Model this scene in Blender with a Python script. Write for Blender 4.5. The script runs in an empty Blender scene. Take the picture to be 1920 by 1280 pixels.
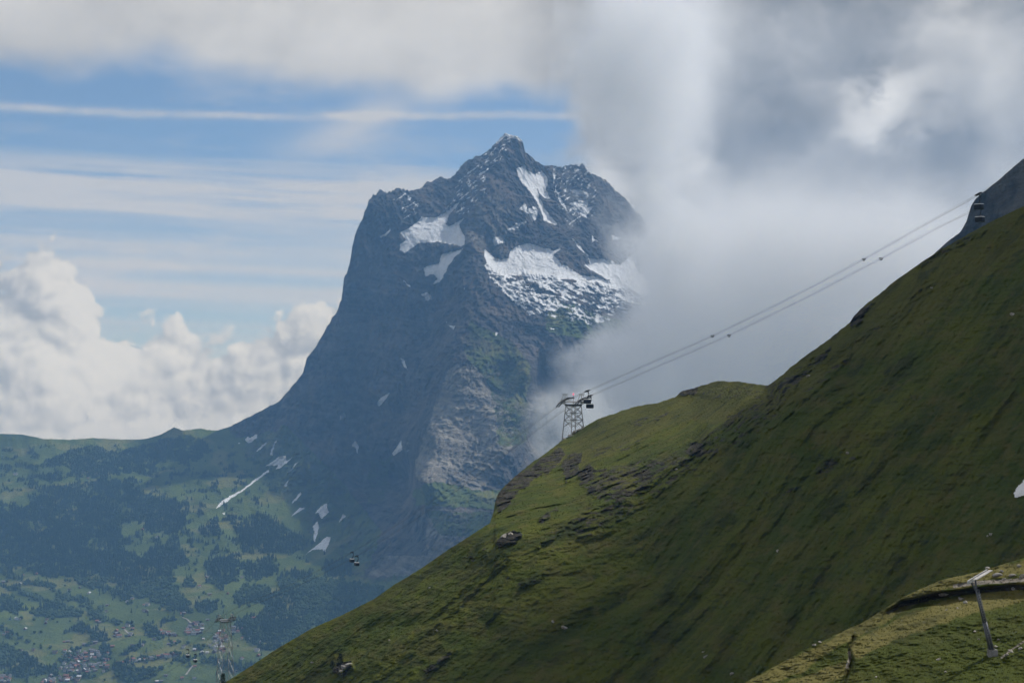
import bpy, bmesh, math, random
import numpy as np
from mathutils import Vector, Matrix

# ---------------------------------------------------------------- camera
sc = bpy.context.scene
F = 3415.0                      # focal length in photo pixels (photo 1920 wide)
PITCH = math.atan(97.0 / F)     # level line of sight falls on photo row 737
CZ = 1300.0                     # camera height above the valley datum
cam_d = bpy.data.cameras.new('camera')
cam = bpy.data.objects.new('camera', cam_d)
sc.collection.objects.link(cam)
cam.location = (0, 0, CZ)
cam.rotation_euler = (math.pi / 2 + PITCH, 0, 0)
cam_d.sensor_width = 36.0
cam_d.lens = 36.0 * F / 1920.0
cam_d.clip_start = 1.0
cam_d.clip_end = 200000.0
sc.camera = cam

# ---------------------------------------------------------------- light
SUN_AZ = math.radians(53.0)     # right of the view direction
SUN_EL = math.radians(48.0)
sun_d = bpy.data.lights.new('sun', 'SUN')
sun_d.energy = 4.6
sun_d.angle = math.radians(0.53)
sun_d.color = (1.0, 0.95, 0.87)
sun = bpy.data.objects.new('sun', sun_d)
sc.collection.objects.link(sun)
SDIR = Vector((math.cos(SUN_EL) * math.sin(SUN_AZ), math.cos(SUN_EL) * math.cos(SUN_AZ), math.sin(SUN_EL)))
sun.rotation_euler = SDIR.to_track_quat('Z', 'Y').to_euler()
sun.location = (300, 0, CZ + 2500)

sc.view_settings.view_transform = 'Standard'
sc.view_settings.look = 'None'
sc.view_settings.exposure = 0.0
sc.view_settings.gamma = 1.0
sc.view_settings.use_curve_mapping = False
cy = sc.cycles
cy.max_bounces = 5
cy.diffuse_bounces = 1
cy.glossy_bounces = 1
cy.transmission_bounces = 2
cy.volume_bounces = 4
cy.transparent_max_bounces = 8
cy.caustics_reflective = False
cy.caustics_refractive = False
cy.use_adaptive_sampling = True
cy.adaptive_threshold = 0.03
cy.use_denoising = True
cy.denoiser = 'OPENIMAGEDENOISE'
cy.sample_clamp_indirect = 4.0
cy.volume_max_steps = 256


# ---------------------------------------------------------------- node helpers
class NB:
    """tiny expression builder for shader node trees"""
    def __init__(self, nt):
        self.nt = nt
        self.dim = None
    def new(self, t, **kw):
        n = self.nt.nodes.new(t)
        for k, v in kw.items():
            setattr(n, k, v)
        return n
    def link(self, a, b):
        self.nt.links.new(a, b)
    def put(self, sock, v):
        if hasattr(v, 'is_output'):
            self.nt.links.new(v, sock)
        else:
            sock.default_value = v
    def m(self, op, a, b=0.0, c=0.0, clamp=False):
        n = self.new('ShaderNodeMath', operation=op)
        n.use_clamp = clamp
        self.put(n.inputs[0], a); self.put(n.inputs[1], b); self.put(n.inputs[2], c)
        return n.outputs[0]
    def add(self, a, b): return self.m('ADD', a, b)
    def sub(self, a, b): return self.m('SUBTRACT', a, b)
    def mul(self, a, b): return self.m('MULTIPLY', a, b)
    def ss(self, v, lo, hi, a=0.0, b=1.0):
        n = self.new('ShaderNodeMapRange', interpolation_type='SMOOTHSTEP')
        self.put(n.inputs['Value'], v); self.put(n.inputs['From Min'], lo); self.put(n.inputs['From Max'], hi)
        self.put(n.inputs['To Min'], a); self.put(n.inputs['To Max'], b)
        return n.outputs[0]
    def lin(self, v, lo, hi, a=0.0, b=1.0):
        n = self.new('ShaderNodeMapRange', interpolation_type='LINEAR')
        self.put(n.inputs['Value'], v); self.put(n.inputs['From Min'], lo); self.put(n.inputs['From Max'], hi)
        self.put(n.inputs['To Min'], a); self.put(n.inputs['To Max'], b)
        return n.outputs[0]
    def xyz(self, x, y, z=0.0):
        n = self.new('ShaderNodeCombineXYZ')
        self.put(n.inputs[0], x); self.put(n.inputs[1], y); self.put(n.inputs[2], z)
        return n.outputs[0]
    def sep(self, v):
        n = self.new('ShaderNodeSeparateXYZ'); self.put(n.inputs[0], v)
        return n.outputs
    def vm(self, op, a, b):
        n = self.new('ShaderNodeVectorMath', operation=op)
        self.put(n.inputs[0], a); self.put(n.inputs[1], b)
        return n.outputs[0]
    def noise(self, vec, scale, detail=4.0, rough=0.55, dist=0.0, color=False, dim='3D'):
        n = self.new('ShaderNodeTexNoise', noise_dimensions=self.dim or dim)
        n.inputs['Scale'].default_value = scale; n.inputs['Detail'].default_value = detail
        n.inputs['Roughness'].default_value = rough; n.inputs['Distortion'].default_value = dist
        self.put(n.inputs['Vector'], vec)
        return n.outputs['Color' if color else 'Fac']
    def voro(self, vec, scale, feature='F1', smooth=0.5):
        n = self.new('ShaderNodeTexVoronoi', feature=feature, voronoi_dimensions=self.dim or '3D')
        n.inputs['Scale'].default_value = scale
        if feature == 'SMOOTH_F1': n.inputs['Smoothness'].default_value = smooth
        self.put(n.inputs['Vector'], vec)
        return n.outputs['Distance']
    def mix(self, f, a, b):
        n = self.new('ShaderNodeMix', data_type='RGBA')
        self.put(n.inputs[0], f)
        for s, v in ((n.inputs[6], a), (n.inputs[7], b)):
            if isinstance(v, tuple) and len(v) == 3: v = v + (1.0,)
            self.put(s, v)
        return n.outputs[2]
    def ramp(self, v, stops):
        n = self.new('ShaderNodeValToRGB')
        cr = n.color_ramp
        while len(cr.elements) < len(stops): cr.elements.new(0.5)
        for e, (p, c) in zip(cr.elements, stops):
            e.position = p
            e.color = (c, c, c, 1) if isinstance(c, (int, float)) else tuple(c) + (1,)
        self.put(n.inputs[0], v)
        return n.outputs[0]
    def attr(self, name):
        n = self.new('ShaderNodeAttribute'); n.attribute_name = name
        return n.outputs['Fac']
    def pos(self):
        return self.new('ShaderNodeNewGeometry').outputs['Position']


# ---------------------------------------------------------------- sky
def build_world():
    w = bpy.data.worlds.new('World'); sc.world = w; w.use_nodes = True
    nt = w.node_tree; nt.nodes.clear(); b = NB(nt); b.dim = '2D'
    w.cycles.sampling_method = 'MANUAL'; w.cycles.sample_map_resolution = 256
    sky = b.new('ShaderNodeTexSky', sky_type='NISHITA')
    sky.sun_disc = False
    sky.sun_elevation = SUN_EL; sky.sun_rotation = SUN_AZ
    sky.altitude = 2200; sky.air_density = 1.0; sky.dust_density = 0.6; sky.ozone_density = 1.4
    d = b.new('ShaderNodeTexCoord').outputs['Generated']
    x, y, z = b.sep(d)
    az = b.m('ARCTAN2', x, y)
    el = b.m('ARCSINE', z)
    u = b.add(b.mul(az, 3.415), 0.96)          # bearing, 1 unit = 16.8 degrees
    v = b.sub(0.737, b.mul(el, 3.415))         # 0.737 is the level line, falling upwards
    p = b.xyz(u, v)
    n1 = b.noise(p, 2.6, 4, 0.55)              # broad
    n2 = b.noise(b.xyz(b.add(u, 7.3), b.mul(v, 1.6)), 5.0, 5, 0.56)
    wob = b.sub(n1, 0.5)
    S = 11.4
    def col(r, g, bb): return (r * S, g * S, bb * S)
    blue = sky.outputs[0]
    # --- cirrus bands low on the left: stretched along the horizon
    us = b.add(b.mul(u, 0.55), 3.0)
    tilt = b.sub(v, b.mul(u, 0.035))
    st = b.noise(b.xyz(us, b.mul(tilt, 9.5), 1.7), 1.35, 5, 0.5)
    st2 = b.noise(b.xyz(b.mul(us, 2.2), b.mul(tilt, 30.0), 5.1), 1.2, 4, 0.55)
    stripe_lane = b.ramp(tilt, [(0.0, 0.0), (0.285, 0.0), (0.318, 0.75), (0.335, 1.0), (0.36, 0.86), (0.39, 0.98), (0.41, 0.42), (0.428, 0.3), (0.45, 0.62), (0.478, 0.5),
                                (0.492, 0.85), (0.503, 0.42), (0.512, 0.28), (0.528, 0.82), (0.545, 0.75), (0.56, 0.16), (0.585, 0.12), (0.598, 0.42), (0.606, 0.12), (0.66, 0.2), (1.0, 0.3)])
    cir = b.mul(stripe_lane, b.ss(b.add(b.mul(st, 0.6), b.mul(st2, 0.4)), 0.28, 0.52))
    cir = b.add(cir, b.mul(b.ss(st2, 0.45, 0.75), b.mul(b.ss(v, 0.2, 0.4), 0.25)))
    # thin veil and the long condensation trail
    veil = b.mul(b.ss(b.noise(b.xyz(b.mul(u, 2.0), b.mul(v, 7.0), 9.0), 1.6, 6, 0.6), 0.46, 0.72), b.ss(v, 0.1, 0.2))
    cir = b.add(cir, b.mul(veil, 0.28))
    tc = b.add(b.add(0.222, b.mul(b.m('SINE', b.mul(u, 5.0)), 0.004)), b.mul(b.sub(n2, 0.5), 0.012))
    td = b.m('ABSOLUTE', b.sub(v, tc))
    trail = b.mul(b.m('EXPONENT', b.mul(b.m('POWER', b.mul(td, 135.0), 2.0), -0.9)), b.lin(b.noise(b.xyz(b.mul(u, 6), b.mul(v, 12)), 2.0, 5, 0.6), 0.25, 0.65, 0.25, 0.75))
    cir = b.add(cir, trail)
    # slanting wisp under the trail
    q = b.add(b.sub(u, 0.685), b.mul(b.sub(v, 0.22), 1.4))
    wisp = b.mul(b.m('EXPONENT', b.mul(b.m('POWER', b.mul(b.add(q, b.mul(wob, 0.15)), 14.0), 2.0), -1.0)), b.mul(b.ss(v, 0.16, 0.22), b.ss(v, 0.335, 0.25)))
    cir = b.m('MINIMUM', b.add(cir, b.mul(wisp, 0.75)), 0.94)
    c = b.mix(cir, blue, b.mix(b.ss(v, 0.2, 0.6), col(.76, .70, .62), col(.80, .73, .64)))

    # --- cumulus bank on the left horizon
    gt = bpy.data.node_groups.new('billow', 'ShaderNodeTree')
    gt.interface.new_socket('P', in_out='INPUT', socket_type='NodeSocketVector')
    gt.interface.new_socket('H', in_out='OUTPUT', socket_type='NodeSocketFloat')
    g = NB(gt); g.dim = '2D'; gi = g.new('NodeGroupInput'); go = g.new('NodeGroupOutput')
    gp = gi.outputs[0]
    warp = g.vm('SCALE', g.vm('SUBTRACT', g.noise(gp, 11.0, 3, 0.6, color=True), (0.5, 0.5, 0.5)), (0, 0, 0))
    warp.node.inputs['Scale'].default_value = 0.05
    gp2 = g.vm('ADD', gp, warp)
    gu, gv, _ = g.sep(gp2)
    top = g.ramp(gu, [(0.0, .53), (0.04, .52), (0.10, .50), (0.15, .525), (0.19, .57), (0.215, .625), (0.25, .64), (0.29, .625), (0.34, .635), (0.385, .68), (0.41, .685), (0.44, .66), (0.48, .665), (0.53, .63), (0.57, .61), (0.62, .59), (0.8, .62), (1.0, .70)])
    body = g.sub(gv, top)
    v1 = g.voro(gp2, 11.0); v2 = g.voro(gp2, 30.0)
    bil = g.add(g.mul(g.mul(v1, v1), -0.075),
                g.add(g.mul(g.mul(v2, v2), -0.032), g.mul(g.noise(gp2, 45.0, 5, 0.66), 0.036)))
    g.link(g.add(g.mul(body, 0.62), g.add(bil, 0.026)), go.inputs[0])
    def H(vec):
        n = nt.nodes.new('ShaderNodeGroup'); n.node_tree = gt
        b.put(n.inputs[0], vec)
        return n.outputs[0]
    h0 = H(p); h1 = H(b.vm('ADD', p, (0.012, -0.016, 0))); h2 = H(b.vm('ADD', p, (0.045, -0.05, 0)))
    cum_m = b.mul(b.ss(h0, -0.002, 0.014), b.ss(u, 1.2, 0.8))
    lit = b.add(b.mul(b.sub(h0, h1), 13.0), b.mul(b.sub(h0, h2), 2.0))
    lit = b.add(lit, b.mul(b.sub(n2, 0.5), 1.0))
    litc = b.ss(lit, -0.5, 0.6)
    cum_c = b.mix(litc, col(.50, .475, .43), col(1.04, .92, .74))
    cum_c = b.mix(b.ss(v, 0.66, 0.90, 0.0, 0.6), cum_c, col(.66, .60, .52))
    c = b.mix(b.mul(cum_m, 0.96), c, cum_c)

    # --- grey deck along the top and the dark cloud mass to the right
    edge = b.add(b.ramp(u, [(0.0, .135), (0.12, .15), (0.3, .135), (0.45, .16), (0.62, .185), (0.8, .19), (0.95, .17), (1.0, .19)]), b.mul(wob, 0.10))
    deck = b.ss(b.add(b.sub(edge, v), b.mul(b.sub(n2, 0.5), 0.05)), -0.03, 0.045)
    redge = b.add(1.075, b.add(b.mul(wob, 0.22), b.mul(b.sub(n2, 0.5), 0.16)))
    rightm = b.ss(b.sub(u, redge), -0.035, 0.05)
    deck = b.m('MAXIMUM', deck, rightm)
    # overhead and behind, the deck breaks into patches
    b.dim = None
    br = b.noise(d, 2.2, 3, 0.55)
    b.dim = '2D'
    deck = b.mul(deck, b.m('MAXIMUM', b.ss(b.m('ABSOLUTE', b.sub(u, 0.96)), 2.6, 1.6), b.ss(br, 0.42, 0.58)))
    broken = b.mul(b.ss(br, 0.45, 0.6), b.ss(v, -0.2, -0.8))
    deck = b.m('MAXIMUM', deck, b.mul(broken, 0.8))
    def blob(cu, cv, ru, rv, w_=0.4):
        du = b.mul(b.sub(b.add(u, b.mul(wob, w_ * .5)), cu), 1 / ru); dv = b.mul(b.sub(b.add(v, b.mul(b.sub(n2, .5), w_ * .5)), cv), 1 / rv)
        return b.m('EXPONENT', b.mul(b.add(b.mul(du, du), b.mul(dv, dv)), -1.0))
    dk = b.add(b.ss(u, 0.9, 1.2, 0.68, 0.34), b.mul(b.sub(n2, 0.5), 0.34))
    # billowed relief of the dark mass: light rims against grey hollows
    pw = b.vm('ADD', p, b.xyz(b.mul(wob, 0.25), b.mul(b.sub(n2, 0.5), 0.22)))
    w1 = b.voro(pw, 4.2); w2 = b.voro(pw, 10.0); n3 = b.noise(pw, 9.0, 5, 0.62)
    rel = b.add(b.mul(b.sub(b.mul(w1, w1), 0.16), 0.42), b.add(b.mul(b.sub(b.mul(w2, w2), 0.16), 0.16), b.mul(b.sub(n3, 0.5), 0.42)))
    dk = b.add(dk, b.mul(rel, b.ss(u, 1.05, 1.35, 0.18, 0.9)))
    dk = b.sub(dk, b.ss(u, 1.05, 1.3, 0.0, 0.13))
    dk = b.add(dk, b.mul(wob, 0.12))
    dk = b.sub(dk, b.mul(blob(0.02, 0.14, 0.16, 0.06), 0.15))
    dk = b.sub(dk, b.mul(blob(1.42, 0.27, 0.16, 0.12), 0.05))
    dk = b.sub(dk, b.mul(blob(1.70, 0.38, 0.22, 0.12), 0.07))
    dk = b.add(dk, b.mul(blob(1.62, 0.205, 0.10, 0.05, .5), 0.75))
    dk = b.add(dk, b.mul(blob(1.78, 0.085, 0.14, 0.07, .5), 0.36))
    dk = b.add(dk, b.mul(blob(1.17, 0.335, 0.08, 0.05, .4), 0.55))
    dk = b.add(dk, b.mul(blob(1.29, 0.30, 0.04, 0.05, .3), 0.6))
    dk = b.add(dk, b.mul(blob(1.88, 0.19, 0.12, 0.08, .5), 0.2))
    dk = b.m('MAXIMUM', dk, 0.13)
    n = b.new('ShaderNodeCombineColor')
    b.put(n.inputs[0], b.mul(dk, 1.10 * S)); b.put(n.inputs[1], b.mul(dk, 1.02 * S)); b.put(n.inputs[2], b.mul(b.mul(dk, 0.90), S))
    c = b.mix(b.mul(deck, 0.97), c, n.outputs[0])
    bg = b.new('ShaderNodeBackground')
    bg.inputs['Strength'].default_value = 0.086
    b.link(c, bg.inputs['Color'])
    o = b.new('ShaderNodeOutputWorld')
    b.link(bg.outputs[0], o.inputs['Surface'])
build_world()


# ---------------------------------------------------------------- numpy noise
_rng = np.random.RandomState(11)
_perm = _rng.permutation(4096).astype(np.int64)
_grad = _rng.normal(size=(4096, 3)); _grad /= np.linalg.norm(_grad, axis=1)[:, None]

def perlin(x, y, z):
    x, y, z = np.broadcast_arrays(x, y, z)
    xi = np.floor(x).astype(np.int32); yi = np.floor(y).astype(np.int32); zi = np.floor(z).astype(np.int32)
    xf, yf, zf = (x - xi).astype(np.float32), (y - yi).astype(np.float32), (z - zi).astype(np.float32)
    s = lambda t: t * t * t * (t * (t * 6 - 15) + 10)
    u, v, w = s(xf), s(yf), s(zf)
    def g(i, j, k):
        h = _p32[(_p32[(_p32[(xi + i) & 4095] + yi + j) & 4095] + zi + k) & 4095]
        gr = _g3[h]
        return gr[..., 0] * (xf - i) + gr[..., 1] * (yf - j) + gr[..., 2] * (zf - k)
    L = lambda a, b, t: a + t * (b - a)
    return L(L(L(g(0, 0, 0), g(1, 0, 0), u), L(g(0, 1, 0), g(1, 1, 0), u), v),
             L(L(g(0, 0, 1), g(1, 0, 1), u), L(g(0, 1, 1), g(1, 1, 1), u), v), w)

def perlin2(x, y, zc):
    xi = np.floor(x).astype(np.int32); yi = np.floor(y).astype(np.int32)
    xf, yf = (x - xi).astype(np.float32), (y - yi).astype(np.float32)
    zo = int(math.floor(zc * 7.0)) & 4095
    s = lambda t: t * t * t * (t * (t * 6 - 15) + 10)
    u, v = s(xf), s(yf)
    def g(i, j):
        gr = _g2[_p32[(_p32[(xi + i + zo) & 4095] + yi + j) & 4095]]
        return gr[..., 0] * (xf - i) + gr[..., 1] * (yf - j)
    a = g(0, 0); a += u * (g(1, 0) - a)
    c = g(0, 1); c += u * (g(1, 1) - c)
    return a + v * (c - a)
_p32 = _perm.astype(np.int32); _g3 = _grad.astype(np.float32)
_an = _rng.uniform(0, 6.2831853, 4096); _g2 = np.stack([np.cos(_an), np.sin(_an)], 1).astype(np.float32)

def fbm(x, y, z, octs=4, gain=0.5, lac=2.03, ridged=False):
    a, f, t, n = 1.0, 1.0, 0.0, 0.0
    for o in range(octs):
        if np.isscalar(z): p = perlin2(x * f + o * 17.3, y * f - o * 9.1, z + o * 4.7)
        else: p = perlin(x * f + o * 17.3, y * f - o * 9.1, z * f + o * 4.7)
        if ridged: p = 0.5 - np.abs(p) * 2
        t = t + a * p; n += a; a *= gain; f *= lac
    return t / n * (1.0 if ridged else 1.6)

def smooth(v, lo, hi):
    t = np.clip((v - lo) / (hi - lo), 0, 1)
    return t * t * (3 - 2 * t)

def rays(px, py):
    a = (px - 960.0) / F; c = (640.0 - py) / F
    dy = math.cos(PITCH) - c * math.sin(PITCH)
    dz = math.sin(PITCH) + c * math.cos(PITCH)
    return a / dy, dz / dy                    # per metre of northing (Y)

def at(px, py, Y):
    rx, rz = rays(px, py)
    return Vector((rx * Y, Y, CZ + rz * Y))

def proj(p):
    """world point -> photo pixel"""
    x, y, z = p[0], p[1], p[2] - CZ
    f = y * math.cos(PITCH) + z * math.sin(PITCH)
    uu = -y * math.sin(PITCH) + z * math.cos(PITCH)
    return 960 + F * x / f, 640 - F * uu / f

def rbf_fit(pts, scale=100.0):
    P = np.array([[p[0], p[1]] for p in pts], float) / scale
    V = np.array([p[2] for p in pts], float)
    D = np.sqrt(((P[:, None] - P[None]) ** 2).sum(-1) + 0.02)
    n = len(P)
    A = np.zeros((n + 3, n + 3)); A[:n, :n] = D
    A[:n, n] = 1; A[:n, n + 1:] = P; A[n, :n] = 1; A[n + 1:, :n] = P.T
    w = np.linalg.solve(A, np.concatenate([V, np.zeros(3)]))
    def f(px, py):
        sh = px.shape; q = np.stack([px.ravel(), py.ravel()], 1) / scale
        out = np.empty(len(q))
        for s in range(0, len(q), 100000):
            qq = q[s:s + 100000]
            d = np.sqrt(((qq[:, None] - P[None]) ** 2).sum(-1) + 0.02)
            out[s:s + 100000] = d @ w[:n] + w[n] + qq @ w[n + 1:]
        return out.reshape(sh)
    return f

def in_poly(px, py, poly):
    ins = np.zeros(px.shape, bool)
    n = len(poly)
    for i in range(n):
        x0, y0 = poly[i]; x1, y1 = poly[(i + 1) % n]
        if y0 == y1: continue
        c = ((y0 > py) != (y1 > py)) & (px < (x1 - x0) * (py - y0) / (y1 - y0) + x0)
        ins ^= c
    return ins

def seg_dist(px, py, line):
    d = np.full(px.shape, 1e9)
    for (x0, y0), (x1, y1) in zip(line[:-1], line[1:]):
        L = (x1 - x0) ** 2 + (y1 - y0) ** 2
        t = np.clip(((px - x0) * (x1 - x0) + (py - y0) * (y1 - y0)) / L, 0, 1)
        d = np.minimum(d, np.hypot(px - x0 - t * (x1 - x0), py - y0 - t * (y1 - y0)))
    return d


# ---------------------------------------------------------------- objects
def mat(name, color=(0.5, 0.5, 0.5), rough=0.9, metal=0.0, emit=None, emit_s=0.0, vary=0.25, vscale=0.6, spec=0.2):
    m = bpy.data.materials.new(name); m.use_nodes = True
    nt = m.node_tree; b = NB(nt); bs = nt.nodes['Principled BSDF']
    if vary:
        f = b.noise(b.new('ShaderNodeTexCoord').outputs['Object'], vscale, 4, 0.6)
        lo = tuple(c * (1 - vary) for c in color); hi = tuple(min(1, c * (1 + vary)) for c in color)
        b.link(b.mix(b.ss(f, 0.3, 0.7), lo, hi), bs.inputs['Base Color'])
    else:
        bs.inputs['Base Color'].default_value = tuple(color) + (1,)
    bs.inputs['Roughness'].default_value = rough
    bs.inputs['Metallic'].default_value = metal
    bs.inputs['Specular IOR Level'].default_value = spec
    if emit:
        bs.inputs['Emission Color'].default_value = tuple(emit) + (1,)
        bs.inputs['Emission Strength'].default_value = emit_s
    return m

def tag(o, label=None, cat=None, group=None, kind=None):
    if label: o['label'] = label
    if cat: o['category'] = cat
    if group: o['group'] = group
    if kind: o['kind'] = kind
    return o

def link(o, parent=None):
    sc.collection.objects.link(o)
    if parent is not None: o.parent = parent
    return o

def empty(name, loc=(0, 0, 0), rot=None):
    o = bpy.data.objects.new(name, None); link(o); o.location = loc
    o.empty_display_size = 1.0
    if rot is not None: o.rotation_euler = rot
    return o

def np_mesh(name, V, Fc, material=None, normals=None, attrs=None, smooth_=True):
    me = bpy.data.meshes.new(name)
    V = np.asarray(V, np.float32); Fc = np.asarray(Fc, np.int32)
    k = Fc.shape[1]
    me.vertices.add(len(V)); me.vertices.foreach_set('co', V.ravel())
    me.loops.add(Fc.size); me.loops.foreach_set('vertex_index', Fc.ravel())
    me.polygons.add(len(Fc)); me.polygons.foreach_set('loop_start', np.arange(0, Fc.size, k, dtype=np.int32))
    me.polygons.foreach_set('loop_total', np.full(len(Fc), k, np.int32))
    me.polygons.foreach_set('use_smooth', np.full(len(Fc), smooth_, bool))
    me.update(calc_edges=True); me.validate()
    for nme, arr in (attrs or {}).items():
        a = me.attributes.new(nme, 'FLOAT', 'POINT'); a.data.foreach_set('value', np.asarray(arr, np.float32))
    if material: me.materials.append(material)
    if normals is not None:
        me.normals_split_custom_set_from_vertices(np.asarray(normals, np.float32))
    return me

def grid_normals(P):
    du = np.gradient(P, axis=1); dv = np.gradient(P, axis=0)
    n = np.cross(du, dv); n /= np.linalg.norm(n, axis=-1, keepdims=True) + 1e-9
    return n


# ---------------------------------------------------------------- terrain sheets
class Sheet:
    """a land surface sampled along bearings: real distances, plus the far side of its crest"""
    def __init__(self, cols, top, bottom, nrow, depth, relief, back, nback=6):
        self.cols = cols
        t = top(cols); bt = bottom(cols)
        w = np.linspace(0, 1, nrow)[:, None]
        self.px = np.repeat(cols[None], nrow, 0)
        self.py = t[None] * (1 - w) + bt[None] * w
        Y0 = depth(self.px, self.py)
        rx, rz = rays(self.px, self.py)
        Y = Y0 + relief(self.px, self.py, rx * Y0, Y0, CZ + rz * Y0)
        self.Y = Y
        P = np.stack([rx * Y, Y, CZ + rz * Y], -1)
        # far side of the crest
        c = P[0]
        h = np.stack([c[:, 0], c[:, 1]], -1); h /= np.linalg.norm(h, axis=1, keepdims=True)
        rows = []
        for k in range(nback, 0, -1):
            tt = back[0] * (k / nback) ** 2.2
            wob = fbm(c[:, 0] / back[0] * 9, c[:, 1] / back[0] * 9, np.full(len(c), k * 0.7), 3) * tt * 0.10
            rows.append(np.stack([c[:, 0] + h[:, 0] * tt, c[:, 1] + h[:, 1] * tt, c[:, 2] - back[1] * tt + np.minimum(wob, 0)], -1))
        self.nb = nback
        self.P = np.concatenate([np.array(rows), P], 0)
        self.N = grid_normals(self.P)
        if self.N[..., 2].mean() < 0: self.N = -self.N
    def faces(self, mask=None):
        R, C = self.P.shape[:2]
        i = np.arange(R * C).reshape(R, C)
        q = np.stack([i[:-1, :-1], i[1:, :-1], i[1:, 1:], i[:-1, 1:]], -1)
        if mask is not None: return q[mask]
        return q.reshape(-1, 4)
    def full(self, a):
        return np.concatenate([np.repeat(a[:1], self.nb, 0), a], 0)
    def obj(self, name, material, attrs, mask=None):
        q = self.faces(mask)
        used = np.unique(q); rm = np.full(self.P.shape[0] * self.P.shape[1], -1); rm[used] = np.arange(len(used))
        at_ = {k: self.full(v).reshape(-1)[used] for k, v in attrs.items()}
        me = np_mesh(name, self.P.reshape(-1, 3)[used], rm[q], material, self.N.reshape(-1, 3)[used], at_)
        return link(bpy.data.objects.new(name, me))
    def sample(self, px, py):
        """point on the surface seen at a photo pixel"""
        px = np.asarray(px, float); py = np.asarray(py, float)
        ci = np.interp(px, self.cols, np.arange(len(self.cols)))
        c0 = np.clip(ci.astype(int), 0, len(self.cols) - 2); fc = ci - c0
        tp = self.py[0, c0] * (1 - fc) + self.py[0, c0 + 1] * fc
        bp = self.py[-1, c0] * (1 - fc) + self.py[-1, c0 + 1] * fc
        nr = self.py.shape[0]
        ri = np.clip((py - tp) / (bp - tp), 0, 1) * (nr - 1)
        r0 = np.clip(ri.astype(int), 0, nr - 2); fr = ri - r0
        P = self.P[self.nb:]
        w = lambda a, b2, f: a * (1 - f)[:, None] + b2 * f[:, None]
        return w(w(P[r0, c0], P[r0, c0 + 1], fc), w(P[r0 + 1, c0], P[r0 + 1, c0 + 1], fc), fr)

def poly_fn(pts):
    xs = np.array([p[0] for p in pts], float); ys = np.array([p[1] for p in pts], float)
    return lambda c: np.interp(c, xs, ys)

# ================================================================ the great mountain and the valley
SKYLINE = [(-300, 835), (-200, 830), (-100, 822), (0, 813), (40, 814), (80, 822), (130, 824), (175, 821), (230, 824), (270, 823), (300, 815), (326, 801), (345, 807), (375, 803),
           (405, 808), (430, 800), (460, 785), (490, 770), (525, 752), (545, 728), (568, 700), (575, 672), (590, 655), (604, 630), (612, 610), (630, 588), (640, 565), (645, 525),
           (655, 500), (660, 465), (668, 440), (678, 418), (684, 398), (692, 370), (705, 362), (725, 357), (748, 353), (760, 357), (778, 360), (800, 342), (830, 335), (850, 330),
           (870, 310), (890, 295), (910, 285), (930, 268), (945, 254), (955, 251), (970, 256), (980, 266), (985, 285), (1000, 298), (1015, 308), (1030, 313), (1050, 314), (1065, 313),
           (1075, 307), (1085, 313), (1093, 306), (1100, 318), (1115, 328), (1140, 342), (1165, 365), (1200, 405), (1240, 465), (1285, 540), (1340, 600), (1400, 625), (1500, 640), (1720, 670)]
_sky = poly_fn(SKYLINE)
def mtop(c):
    amp = np.interp(c, [-300, 300, 500, 600, 690, 760, 940, 960, 1100, 1300], [0.6, 1.4, 2.2, 6.0, 11.0, 10.0, 7.0, 3.5, 8.0, 6.0])
    z = np.zeros_like(c)
    return _sky(c) + amp * (1.1 * fbm(c / 19.0, z + 3.3, 1.0, 4, 0.65) - 0.75 * fbm(c / 7.0, z + 8.3, 2.0, 2, ridged=True))

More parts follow.
